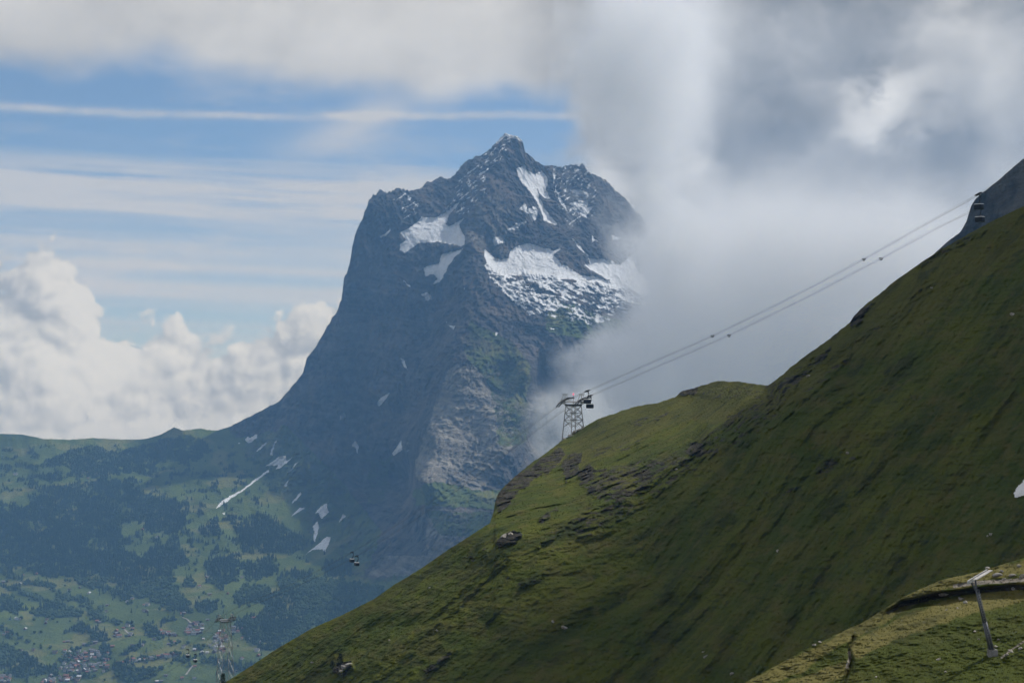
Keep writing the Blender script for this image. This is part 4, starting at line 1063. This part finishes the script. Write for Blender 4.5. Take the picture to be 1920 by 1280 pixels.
def line_dir(px_, curve, side):
    a = rope_point(px_ - 6, curve, side); b2 = rope_point(px_ + 6, curve, side)
    return (b2 - a).normalized()
for curve, side, nm in ((LEFT, -1, 'near'), (RIGHT, 1, 'far')):
    L = rope_line(curve, side)
    for off, dz, nme in ((-0.75, 0, 'track_rope'), (0.75, 0, 'track_rope'), (0.0, -0.55, 'haul_rope')):
        pts = []
        for i, p in enumerate(L):
            d = (L[min(i + 1, len(L) - 1)] - L[max(i - 1, 0)]); n_ = Vector((-d.y, d.x, 0)).normalized()
            pts.append(p + n_ * off + Vector((0, 0, dz)))
        o = MB().path(pts, 0.038, 5).build(nme, rope_mat, sm=True)
        if nme == 'haul_rope': tag(o, 'thin dark haul rope of the %s gondola track' % ('upper' if side < 0 else 'lower'), 'cable')
        else: tag(o, 'dark steel track rope of the %s gondola line' % ('upper' if side < 0 else 'lower'), 'cable', 'track ropes of the %s line' % ('upper' if side < 0 else 'lower'))

def rounded_loop(L, W, r, z, n=5):
    pts = []
    for cx, cy_, a0 in ((L - r, W - r, 0), (-L + r, W - r, 90), (-L + r, -W + r, 180), (L - r, -W + r, 270)):
        for i in range(n):
            t = math.radians(a0 + 90 * i / (n - 1)); pts.append(Vector((cx + math.cos(t) * r, cy_ + math.sin(t) * r, z)))
    return pts
def loft(rings):
    mb = MB(); n = len(rings[0])
    for r in rings: mb.v += r
    for i in range(len(rings) - 1):
        for j in range(n): mb.f.append((i * n + j, i * n + (j + 1) % n, (i + 1) * n + (j + 1) % n, (i + 1) * n + j))
    mb.f.append(tuple(reversed(range(n)))); mb.f.append(tuple((len(rings) - 1) * n + j for j in range(n)))
    return mb
HL, HW = 2.05, 1.35
cab_body = loft([rounded_loop(HL * .86, HW * .82, .5, -6.75), rounded_loop(HL * .97, HW * .95, .55, -6.45), rounded_loop(HL, HW, .55, -5.75)]).mesh('cabin_shell', cab_dark, False)
cab_win = loft([rounded_loop(HL - .03, HW - .03, .55, -5.75), rounded_loop(HL * .96, HW * .94, .55, -4.55)]).mesh('window_band', cab_glass, False)
cab_top = loft([rounded_loop(HL * .975, HW * .955, .55, -4.55), rounded_loop(HL * .93, HW * .9, .5, -4.32), rounded_loop(HL * .7, HW * .66, .4, -4.22)]).mesh('roof', cab_roof, False)
arm = MB(); arm.path([(0, 0, -4.25), (0, 0.05, -3.9), (-0.15, .75, -3.2), (-0.2, 1.15, -2.3), (-.1, 1.15, -1.2), (0, .8, -0.45), (0, 0, -0.2)], 0.3, 6); arm.box((0, 0, -4.15), (1.6, .5, .25)); arm = arm.mesh('hanger_arm', hang_mat)
car = MB(); car.box((0, 0, 0.05), (3.2, 1.7, .35))
for s_ in (-1, 1):
    for x_ in (-1.3, -.45, .45, 1.3): car.bar((x_, s_ * .75 - .1, .12), (x_, s_ * .75 + .1, .12), .24, k=8)
car = car.mesh('carriage', hang_mat)
def gondola(px_, curve, side, label):
    p = rope_point(px_, curve, side); d = line_dir(px_, curve, side)
    o = empty('gondola_cabin', p, (0, 0, math.atan2(d.y, d.x)))
    for nme, me in (('cabin_shell', cab_body), ('window_band', cab_win), ('roof', cab_top), ('hanger_arm', arm)): part(nme, me, o)
    c = part('carriage', car, o); c.rotation_euler = (0, -math.atan2(d.z, math.hypot(d.x, d.y)), 0)
    return tag(o, label, 'gondola', 'gondola cabins of the cableway')
for px_, cu, sd, lb in [(1835, LEFT, -1, 'black gondola cabin on the upper rope above the dark cliff'), (1837, RIGHT, 1, 'black gondola cabin hanging lower, below another cabin in front of the cliff'),
                        (1101, LEFT, -1, 'black gondola cabin beside the lattice tower on the crest, upper of its pair'), (1106, RIGHT, 1, 'black gondola cabin beside the lattice tower on the crest, lower of its pair'),
                        (660, LEFT, -1, 'dark gondola cabin over the shaded forest, upper of two meeting in mid span'), (669, RIGHT, 1, 'dark gondola cabin over the shaded forest, lower of two meeting in mid span'),
                        (352, LEFT, -1, 'dark gondola cabin over the valley meadows, higher of two below the tall tower'), (366, RIGHT, 1, 'dark gondola cabin over the valley meadows, lower of two below the tall tower')]:
    gondola(px_, cu, sd, lb)
for px_, cu, sd, lb in [(1620, LEFT, -1, 'small dark rope carrier on the upper ropes above the grey cloud, nearer the cliff'), (1652, RIGHT, 1, 'small dark rope carrier on the lower ropes, nearer the cliff'),
                        (1336, LEFT, -1, 'small dark rope carrier on the upper ropes, nearer the crest tower'), (1367, RIGHT, 1, 'small dark rope carrier on the lower ropes, nearer the crest tower')]:
    p = rope_point(px_, cu, sd); d = line_dir(px_, cu, sd)
    o = empty('rope_carrier', p, (0, 0, math.atan2(d.y, d.x)))
    mb = MB(); mb.path([(0, -.95, .1), (0, -.85, -.4), (0, -.3, -.95), (0, .3, -.95), (0, .85, -.4), (0, .95, .1)], .16, 6); mb.build('frame', hang_mat, o)
    mb = MB(); mb.bar((0, -.25, -.72), (0, .25, -.72), .26, k=10); mb.build('roller', hang_mat, o)
    for s_ in (-1, 1): MB().box((0, s_ * .8, .05), (1.0, .28, .34)).build('clamp', hang_mat, o)
    tag(o, lb, 'rope carrier', 'rope carriers on the cableway')

def lattice_tower(name, base_xy, yaw, top_z, foot_z, half_top, half_base, panels, arm_half, label, r, beacon=True):
    """foot_z: ground heights under the four legs"""
    o = empty(name, (base_xy[0], base_xy[1], min(foot_z)), (0, 0, yaw)); b0 = min(foot_z)
    H = top_z - b0
    sg = [(-1, -1), (1, -1), (1, 1), (-1, 1)]
    def P(i, t):                                     # t: 0 at datum, 1 at head
        h = half_base + (half_top - half_base) * t
        return Vector((sg[i][0] * h, sg[i][1] * h, H * t))
    for i in range(4):
        z = (foot_z[i] - b0) / H
        lg = MB().bar(P(i, z - 0.01), P(i, 1), r, r * .75, 6).build('leg', white_steel if i % 2 else steel, o)
        f = P(i, z); MB().box(f + Vector((0, 0, -.6)), (2.2, 2.2, 2.6), taper=.8).build('footing', concrete, lg)
    lo = max((fz - b0) / H for fz in foot_z) + 0.02
    for kf in range(4):
        j = (kf + 1) % 4; mb = MB()
        for n_ in range(panels):
            t0 = lo + (0.97 - lo) * n_ / panels; t1 = lo + (0.97 - lo) * (n_ + 1) / panels
            mb.bar(P(kf, t0), P(j, t1), r * .5, k=5); mb.bar(P(j, t0), P(kf, t1), r * .5, k=5); mb.bar(P(kf, t1), P(j, t1), r * .55, k=5)
        mb.build('bracing', steel, o)
    MB().box((0, 0, H), (half_top * 2.3, half_top * 2.3, .8)).build('head_frame', dark_steel, o)
    mb = MB()
    for sx in (-1, 1):
        mb.bar((sx * 1.1, -arm_half, H + 1.6), (sx * 1.1, arm_half, H + 1.6), .38); mb.bar((sx * 1.1, -half_top, H - .6), (sx * 1.1, -arm_half, H + 1.4), .2); mb.bar((sx * 1.1, half_top, H - .6), (sx * 1.1, arm_half, H + 1.4), .2)
        for yy in np.linspace(-arm_half, arm_half, 8)[:-1]: mb.bar((sx * 1.1, yy, H + 1.6), (-sx * 1.1, yy + arm_half / 4, H + 1.6), .12, k=4)
    mb.build('crossarm', steel, o)
    for s_ in (-1, 1):                               # curved rope saddles along the line
        for off in (-.75, .75):
            mb = MB(); pts = [(x_, s_ * 5.5 + off, H + 2.9 - 0.026 * x_ * x_ + x_ * SL) for x_ in np.linspace(-7.5, 7.5, 13)]
            mb.path(pts, .34, 6); mb.build('rope_saddle', dark_steel, o)
        mb = MB(); mb.box((0, s_ * (5.5 + 1.9), H + 2.1), (8.0, .8, .15), Matrix.Rotation(-math.atan(SL), 3, 'Y')); 
        for x_ in (-4, -2, 0, 2, 4): mb.bar((x_, s_ * 7.7, H + 2.1 + x_ * SL), (x_, s_ * 7.7, H + 3.2 + x_ * SL), .05, k=4)
        mb.bar((-4, s_ * 7.7, H + 3.2 - 4 * SL), (4, s_ * 7.7, H + 3.2 + 4 * SL), .05, k=4); mb.build('walkway', steel, o)
        mb = MB(); g = H + 1.8                       # maintenance gantry
        for x_ in (-2.2, 2.2): mb.bar((x_, s_ * 4.0, g), (x_ * .3, s_ * 5.2, g + 4.0), .16); mb.bar((x_, s_ * 7.0, g), (x_ * .3, s_ * 5.8, g + 4.0), .16)
        mb.bar((-2.5, s_ * 5.5, g + 4.0), (2.5, s_ * 5.5, g + 4.0), .22); mb.build('gantry', white_steel, o)
    mb = MB(); mb.bar((0, 0, H + .4), (0, 0, H + 5.6), .16); ms = mb.build('mast', white_steel, o)
    if beacon: MB().bar((0, 0, H + 5.6), (0, 0, H + 6.3), .34, .2, 8).build('beacon_lamp', lamp_red, ms)
    return tag(o, label, 'cableway tower')
d1 = Vector((RR[0] - T2[0], RR[1] - T2[1])).normalized(); yaw1 = math.atan2(d1.y, d1.x); SL = 0.33
top1 = at(1073, 749, T1[1]).z - 2.9
def gz1(dx, dy):                                     # ground under a foot of the crest tower
    c, s_ = math.cos(yaw1), math.sin(yaw1); X = T1[0] + dx * c - dy * s_; Y = T1[1] + dx * s_ + dy * c
    p = 960 + F * X / Y; return at(p, float(_ht(np.array([p]))[0]) + 3.0, Y).z
feet1 = [gz1(sx * 4.6, sy * 4.6) for sx, sy in ((-1, -1), (1, -1), (1, 1), (-1, 1))]
lattice_tower('cableway_tower', T1, yaw1, top1, feet1, 3.0, 4.6, 3, 7.5, 'lattice steel cableway tower with a red beacon on the grassy crest', .30)
top2 = at(426, 1158, T2[1]).z - 2.9; z2 = at(426, 1310, T2[1]).z
lattice_tower('cableway_tower', T2, yaw1, top2, [z2, z2 + 2, z2 + 2, z2], 3.2, 6.3, 6, 8.5, 'tall slender lattice cableway tower rising before the valley hamlet', .27, False)
# a spur of ground that carries the lower tower, behind the hillside edge
def spur():
    n = 24; V = []; Q = []
    for i in range(n):
        for j in range(n):
            u_, v_ = i / (n - 1) * 2 - 1, j / (n - 1) * 2 - 1; x = T2[0] + 6 + u_ * 150; y = T2[1] - 10 + v_ * 200
            z = z2 + 1.5 - 150 * max(0, math.hypot(u_, v_) - .10) ** 1.3 + 0.12 * (x - T2[0]) - 0.06 * (y - T2[1]) + 3 * float(fbm(np.array([x / 30]), np.array([y / 30]), 2, 3)[0])
            V.append((x, y, z))
    Q = [(i * n + j, (i + 1) * n + j, (i + 1) * n + j + 1, i * n + j + 1) for i in range(n - 1) for j in range(n - 1)]
    zz = np.zeros(n * n)
    return link(bpy.data.objects.new('spur', np_mesh('spur', V, Q, hill_mat, None, dict(rock=zz, olive=zz))))
tag(spur(), 'grassy spur carrying the tall tower below the hillside', 'spur', kind='structure')

# ================================================================ chairlift mast on the knoll
def lift_mast():
    base = Vector(tuple(knoll.sample([1861], [1226])[0])); Y = base.y
    top = at(1831, 1105, Y - 0.6); o = empty('lift_mast', base)
    ax = (top - base); L = ax.length; q = ax.to_track_quat('Z', 'Y').to_matrix()
    loc = lambda x, y, z: q @ Vector((x, y, z))
    mb = MB(); mb.box((0, 0, 0.05), (1.15, 1.15, 1.1), taper=.9); mb.build('concrete_base', mat('weathered_concrete', (0.22, 0.215, 0.21), vscale=1.5), o)
    mb = MB(); mb.bar(loc(0, 0, .4), loc(0, 0, .55), .52, k=16); 
    for i in range(8): a = i * math.pi / 4; mb.bar(loc(.43 * math.cos(a), .43 * math.sin(a), .5), loc(.43 * math.cos(a), .43 * math.sin(a), .68), .035, k=6)
    mb.build('flange', steel, o)
    mb = MB(); mb.bar(loc(0, 0, .5), loc(0, 0, L * .5), .36, .28, 16); mb.bar(loc(0, 0, L * .5), loc(0, 0, L), .26, .19, 16); mb.build('pole', mast_steel, o, True)
    mb = MB()
    for i in range(int(L / .33)): mb.bar(loc(.30, -.2, .7 + i * .33), loc(.30, .2, .7 + i * .33), .018, k=4)
    mb.bar(loc(.33, -.2, .6), loc(.25, -.2, L), .022, k=4); mb.bar(loc(.33, .2, .6), loc(.25, .2, L), .022, k=4); mb.build('ladder', steel, o)
    P = lambda x, y, dy=0.0: at(x, y, Y - 0.6 + dy) - base
    mb = MB(); mb.bar(P(1831, 1108), P(1820, 1090), .13, .1, 8); mb.bar(P(1831, 1108), P(1828, 1078, .6), .13, .1, 8); mb.bar(P(1820, 1092), P(1829, 1094, .6), .08, k=6); mb.build('yoke', mast_steel, o)
    a, c = P(1814, 1094, -.9), P(1851, 1072, 1.8); d = (c - a)
    mb = MB(); mb.bar(a, c, .11, k=6); up = Vector((0, 0, .32)); mb.bar(a + up, c + up, .07, k=6); sb_ = mb.build('sheave_beam', pale_steel, o)
    R = d.to_track_quat('X', 'Z').to_matrix()
    for i in range(6):
        p = a + d * (i + .5) / 6 + Vector((0, 0, .1)); s_ = R @ Vector((0, 1, 0))
        mb = MB(); mb.bar(p - s_ * .09, p + s_ * .09, .24, k=14); mb.bar(p - s_ * .14, p + s_ * .14, .07, k=8); mb.build('sheave', pale_steel, sb_, False)
    mb = MB(); mb.box((a + c) / 2 + R @ Vector((.5, -.5, .25)), (d.length * .8, .55, .07), R); mb.build('service_platform', pale_steel, o)
    return tag(o, 'grey tubular lift mast leaning on the knoll, with sheaves on top', 'lift mast')
mast_steel = mat('dull_mast_steel', (0.10, 0.105, 0.12), 0.5, 0.5, vscale=1.2)
pale_steel = mat('pale_galvanised_steel', (0.50, 0.49, 0.48), 0.5, 0.3, vscale=1.5)
lift_mast()

# ================================================================ boulders, shrubs and a snow patch on the turf
stone = mat('grey_boulder', (0.30, 0.28, 0.25), vscale=2.0, vary=.4)
def boulder_mesh(k):
    bm = bmesh.new(); bmesh.ops.create_icosphere(bm, subdivisions=2, radius=0.5); r = np.random.RandomState(k)
    cuts = [(Vector(r.normal(size=3)).normalized(), r.uniform(.22, .40)) for _ in range(9)]
    for v in bm.verts:
        for n_, d in cuts:
            e = v.co.dot(n_) - d
            if e > 0: v.co -= n_ * e
        v.co.x *= 1.25; v.co.z *= .8
    me = bpy.data.meshes.new('boulder'); bm.to_mesh(me); bm.free(); me.materials.append(stone)
    return me
BM = [boulder_mesh(i) for i in range(5)]
k7 = 420 / 1920.0
KS = [(1500 + x * k7, 1000 + y * k7, s) for x, y, s in [(1380, 565, .9), (1605, 303, .8), (1690, 365, 1.0), (1820, 365, .8), (1750, 395, .7), (1830, 478, .7), (1185, 1080, .6), (1500, 840, .5), (650, 1230, .4), (1250, 1185, .4), (1700, 910, .5), (1810, 1010, .6),
      (1770, 1040, .6), (1890, 985, .6), (1730, 325, .5), (1880, 280, .8), (1910, 370, 1.2), (1232, 520, 1.2), (1255, 655, .4), (1530, 905, .4), (1350, 640, .4), (120, 910, .6), (170, 870, .5), (1680, 970, .5), (1420, 590, .6)]]
HS = [(1858, 1002, 1.6), (1851, 1005, 1.0), (1058, 1177, 2.6), (1037, 1166, 1.6), (1323, 1231, 1.5), (1319, 1222, 1.1), (1459, 1033, 1.4), (1372, 1264, 1.8), (819, 1182, 1.3), (586, 1242, 1.6), (645, 1252, 3.2), (653, 1247, 2.4), (640, 1258, 1.8), (945, 1006, 3.0), (958, 1002, 2.6), (1747, 540, 1.5),
      (1898, 590, 2.0), (1590, 850, 1.6), (1516, 705, 1.6), (1268, 880, 1.8), (805, 1102, 1.2), (730, 1200, 1.1), (1076, 806, 3.2), (1068, 815, 2.6), (1085, 800, 3.0), (1058, 822, 2.2)]
for lst, sh, where in ((KS, knoll, 'on the dry knoll'), (HS, hill, 'on the green hillside')):
    Pp = sh.sample([s[0] for s in lst], [s[1] for s in lst])
    for (x, y, s), p in zip(lst, Pp):
        o = part('boulder', rnd.choice(BM), None); o.location = (p[0], p[1], p[2] + s * .12); o.scale = (s * rnd.uniform(.8, 1.3), s, s * rnd.uniform(.7, 1)); o.rotation_euler = (rnd.uniform(-.3, .3), rnd.uniform(-.3, .3), rnd.random() * 6)
        tag(o, 'pale weathered boulder lying in the turf ' + where, 'boulder', 'boulders ' + where)
shrub_leaf = leaf_mat('shrub_leaves', (0.010, 0.016, 0.008), (0.024, 0.034, 0.014), 0.5)
def shrub(px_, py_, sh, h, label, k_):
    p = Vector(tuple(sh.sample([px_], [py_])[0])) if sh else Vector(at(px_, py_, 800)); o = empty('shrub', p); r = random.Random(k_); mb = MB()
    st = MB()
    for i in range(5): a = i * 1.3; st.bar((0, 0, -.2), (math.cos(a) * h * .18, math.sin(a) * h * .18, h * .7), .06, .02, 5)
    st.build('stem', bark_mat, o)
    for i in range(420):
        a = r.random() * 6.283; z = r.random(); rr = h * .34 * math.sqrt(r.random()) * (1.15 - z * .75); c = Vector((math.cos(a) * rr, math.sin(a) * rr, h * (.08 + .92 * z))); s_ = h * r.uniform(.05, .10); b0 = len(mb.v)
        for _ in range(3): mb.v.append(c + Vector((r.uniform(-1, 1), r.uniform(-1, 1), r.uniform(-1, 1))) * s_)
        mb.f.append((b0, b0 + 1, b0 + 2))
    mb.build('foliage', shrub_leaf, o); tag(o, label, 'shrub')
shrub(638, 1246, hill, 4.2, 'dark upright shrub beside pale rocks on the hillside, taller of two', 1)
shrub(623, 1254, hill, 3.2, 'dark low shrub beside pale rocks on the hillside, shorter of two', 2)
shrub(418, 1284, hill, 4.5, 'dark bush at the edge of the hillside before the tall tower', 3)

def snow_patch():
    pl = [(1899, 934), (1904, 918), (1920, 901), (1960, 885), (1990, 895), (1960, 920), (1930, 928), (1908, 936)]
    gx, gy = np.meshgrid(np.linspace(1895, 1995, 60), np.linspace(880, 940, 40)); ins = in_poly(gx + 3 * fbm(gx / 8, gy / 8, 3, 2), gy + 2 * fbm(gx / 8, gy / 8, 9, 2), pl)
    P_ = hill.sample(gx.ravel(), gy.ravel()); d = np.array([0, -0.5, 0.85]); P_ = P_ + d * (0.15 + 0.5 * 1)
    i = np.arange(gx.size).reshape(gx.shape); q = np.stack([i[:-1, :-1], i[1:, :-1], i[1:, 1:], i[:-1, 1:]], -1)[(ins[:-1, :-1] & ins[1:, 1:])]
    o = link(bpy.data.objects.new('snow_patch', np_mesh('snow_patch', P_, q, mat('old_snow', (0.72, 0.73, 0.75), vscale=.3, vary=.1))))
    return tag(o, 'small leftover snow patch in a hollow of the hillside', 'snow patch')
snow_patch()

# grass tussocks on the knoll
def tussocks(name, sh, n, box, size, material, label):
    x = nrng.uniform(box[0], box[2], n); y = nrng.uniform(box[1], box[3], n)
    ok = y > np.interp(x, sh.cols, sh.py[0]) + 0.5; x, y = x[ok], y[ok]; p = sh.sample(x, y); n = len(p)
    Vs = []
    for b_ in range(4):
        a = nrng.rand(n) * 6.283; h = size * nrng.uniform(.5, 1.3, n); w = h * nrng.uniform(.18, .35, n); ln = nrng.uniform(-.5, .5, (n, 2)) * h[:, None]
        c = p.copy(); c[:, :2] += nrng.uniform(-1, 1, (n, 2)) * size * .5
        dx, dy = np.cos(a) * w, np.sin(a) * w
        Vs.append(np.stack([np.stack([c[:, 0] - dx, c[:, 1] - dy, c[:, 2] - .05], 1), np.stack([c[:, 0] + dx, c[:, 1] + dy, c[:, 2] - .05], 1), np.stack([c[:, 0] + ln[:, 0], c[:, 1] + ln[:, 1], c[:, 2] + h], 1)], 1))
    V = np.concatenate(Vs).reshape(-1, 3); Q = np.arange(len(V)).reshape(-1, 3)
    return tag(link(bpy.data.objects.new(name, np_mesh(name, V, Q, material, smooth_=False))), label, 'grass', kind='stuff')
tus = leaf_mat('tussock_blades', (0.07, 0.088, 0.02), (0.125, 0.125, 0.04), 0.08)
tussocks('grass_tussocks', knoll, 9000, (1340, 1040, 1960, 1330), .14, tus, 'dry grass tussocks covering the knoll')
tus2 = leaf_mat('green_blades', (0.046, 0.066, 0.007), (0.084, 0.095, 0.011), 0.05)
tussocks('hillside_tussocks', hill, 60000, (380, 380, 1960, 1300), .34, tus2, 'coarse grass tussocks over the steep hillside')

# ================================================================ air
def box_obj(name, lo, hi, material):
    x0, y0, z0_ = lo; x1, y1, z1 = hi
    V = [(x0, y0, z0_), (x1, y0, z0_), (x1, y1, z0_), (x0, y1, z0_), (x0, y0, z1), (x1, y0, z1), (x1, y1, z1), (x0, y1, z1)]
    Q = [(0, 3, 2, 1), (4, 5, 6, 7), (0, 1, 5, 4), (1, 2, 6, 5), (2, 3, 7, 6), (3, 0, 4, 7)]
    me = np_mesh(name, V, Q, material, smooth_=False)
    return link(bpy.data.objects.new(name, me))

def vol_mat(name, color, density, aniso=0.0):
    m = bpy.data.materials.new(name); m.use_nodes = True
    nt = m.node_tree; nt.nodes.clear(); b = NB(nt)
    pv = b.new('ShaderNodeVolumePrincipled')
    pv.inputs['Color'].default_value = tuple(color) + (1,)
    pv.inputs['Density'].default_value = density
    pv.inputs['Anisotropy'].default_value = aniso
    o = b.new('ShaderNodeOutputMaterial'); b.link(pv.outputs[0], o.inputs['Volume'])
    return m, b, pv
haze_mat, _, _ = vol_mat('hazy_air', (0.27, 0.55, 1.0), 4.0e-5)
haze = box_obj('haze', (-9500, -3200, -130), (9500, 13000, CZ + 1800), haze_mat)
tag(haze, 'pale blue haze filling the air between the slopes', 'haze', kind='stuff')

def cloud(name, label, lo, hi, dens_fn, dens, step):
    m, b, pv = vol_mat(name + '_vapour', (0.98, 0.985, 1.0), 0.0, 0.2)
    P = b.pos(); x, y, z = b.sep(P)
    dn = dens_fn(b, P, x, y, z)
    b.link(b.mul(dn, dens), pv.inputs['Density'])
    m.cycles.volume_step_rate = step
    m.cycles.volume_sampling = 'MULTIPLE_IMPORTANCE'
    o = box_obj(name, lo, hi, m)
    return tag(o, label, 'cloud', 'clouds drifting across the mountain', kind='stuff')
def dens_main(b, P, x, y, z):
    n = b.add(b.mul(b.noise(P, 0.0016, 5, 0.6), 0.72), b.mul(b.noise(P, 0.0085, 4, 0.62), 0.28))
    zr = b.lin(z, CZ - 400, CZ + 1400)
    Z = lambda py: ((737 - py) / F * 7300 + 400) / 1800.0
    X = lambda px: ((px - 960) / F * 7300) / 1000.0
    xb = b.ramp(zr, [(Z(p), X(q)) for p, q in [(780, 1090), (700, 1110), (640, 1120), (600, 1170), (560, 1205), (500, 1185), (400, 1140), (330, 1105), (250, 1080), (150, 1060)]])
    d = b.add(b.mul(b.sub(x, b.mul(xb, 1000.0)), 0.0055), b.mul(b.sub(n, 0.5), 8.5))
    gu = b.mul(b.sub(x, (1500 - 960) / F * 7300), 1 / 430.0); gv = b.mul(b.sub(z, CZ + (737 - 490) / F * 7300), 1 / 380.0)
    d = b.add(d, b.mul(b.m('EXPONENT', b.mul(b.add(b.mul(gu, gu), b.mul(gv, gv)), -1.0)), 2.2))
    d = b.ss(d, 0.0, 1.5)
    # breaks where brighter sky shows through
    nw = b.mul(b.sub(n, 0.5), 700.0)
    for px_, py_, rx_, rz_, a_ in [(1610, 205, 290, 130, .97), (1770, 85, 280, 120, .72), (1290, 300, 75, 110, .75), (1175, 335, 130, 90, .8), (1090, 100, 240, 200, .6)]:
        du = b.mul(b.sub(b.add(x, nw), (px_ - 960) / F * 7300), 1.0 / rx_); dv = b.mul(b.sub(b.sub(z, nw), CZ + (737 - py_) / F * 7300), 1.0 / rz_)
        g = b.m('EXPONENT', b.mul(b.add(b.mul(du, du), b.mul(dv, dv)), -1.0))
        d = b.mul(d, b.sub(1.0, b.mul(g, a_)))
    thin = b.mul(b.ss(x, (1230 - 960) / F * 7300, (1390 - 960) / F * 7300), b.ss(z, CZ + (737 - 520) / F * 7300, CZ + (737 - 330) / F * 7300))
    d = b.mul(d, b.sub(1.0, b.mul(thin, 0.9)))
    d = b.mul(d, b.ss(z, CZ + 1740, CZ + 1500))
    return b.mul(d, b.ss(n, 0.40, 0.59, 0.10, 1.15))
cloud('cloud', 'grey cloud bank wrapped around the right shoulder of the mountain', (150, 6500, CZ - 350), (3000, 8100, CZ + 1750), dens_main, 0.0044, 0.6)
def dens_wisp(b, P, x, y, z):
    n = b.noise(P, 0.006, 5, 0.6)
    zr = b.lin(z, CZ - 250, CZ + 150)
    d = b.add(b.mul(b.sub(n, 0.56), 6.0), b.ss(b.m('ABSOLUTE', b.sub(x, 150)), 200, 40, -0.9, 0.7))
    return b.mul(b.ss(d, 0.0, 1.2), b.mul(b.ss(z, CZ - 260, CZ - 120), b.ss(z, CZ + 40, CZ - 20)))
cloud('cloud', 'thin pale mist drifting behind the lattice tower', (20, 4300, CZ - 260), (560, 4900, CZ + 40), dens_wisp, 0.004, 0.8)

def shade_cloud(center, rx_, ry_, rz_, density, label):
    bm = bmesh.new(); bmesh.ops.create_icosphere(bm, subdivisions=5, radius=1.0)
    V = np.array([v.co[:] for v in bm.verts]); Q = np.array([[v.index for v in f.verts] for f in bm.faces]); bm.free()
    n_ = fbm(V[:, 0] * 2.2, V[:, 1] * 2.2, V[:, 2] * 2.2 + 4, 4, 0.55); V = V * (1 + 0.55 * n_)[:, None]
    V[:, 2] = np.where(V[:, 2] < 0, V[:, 2] * 0.6, V[:, 2])
    m, _, _ = vol_mat('small_cloud_vapour', (0.98, 0.985, 1.0), density)
    o = link(bpy.data.objects.new('cloud', np_mesh('cloud', V * np.array([rx_, ry_, rz_]) + np.array(center), Q, m)))
    return tag(o, label, 'cloud', 'clouds drifting across the mountain', kind='stuff')
_t = 2050 / SDIR.z
for gx_, gy_, a_, c_, e_, dn_ in ((165, 600, 155, 140, 65, .045), (95, 500, 75, 90, 40, .026), (310, 520, 160, 180, 65, .045)):  # unseen clouds added between sun and hillside so their shade darkens the slope
    shade_cloud((gx_ + SDIR.x * _t, gy_ + SDIR.y * _t, CZ + 2010), a_, c_, e_, dn_, 'small unseen cloud added towards the sun to shade the hillside')
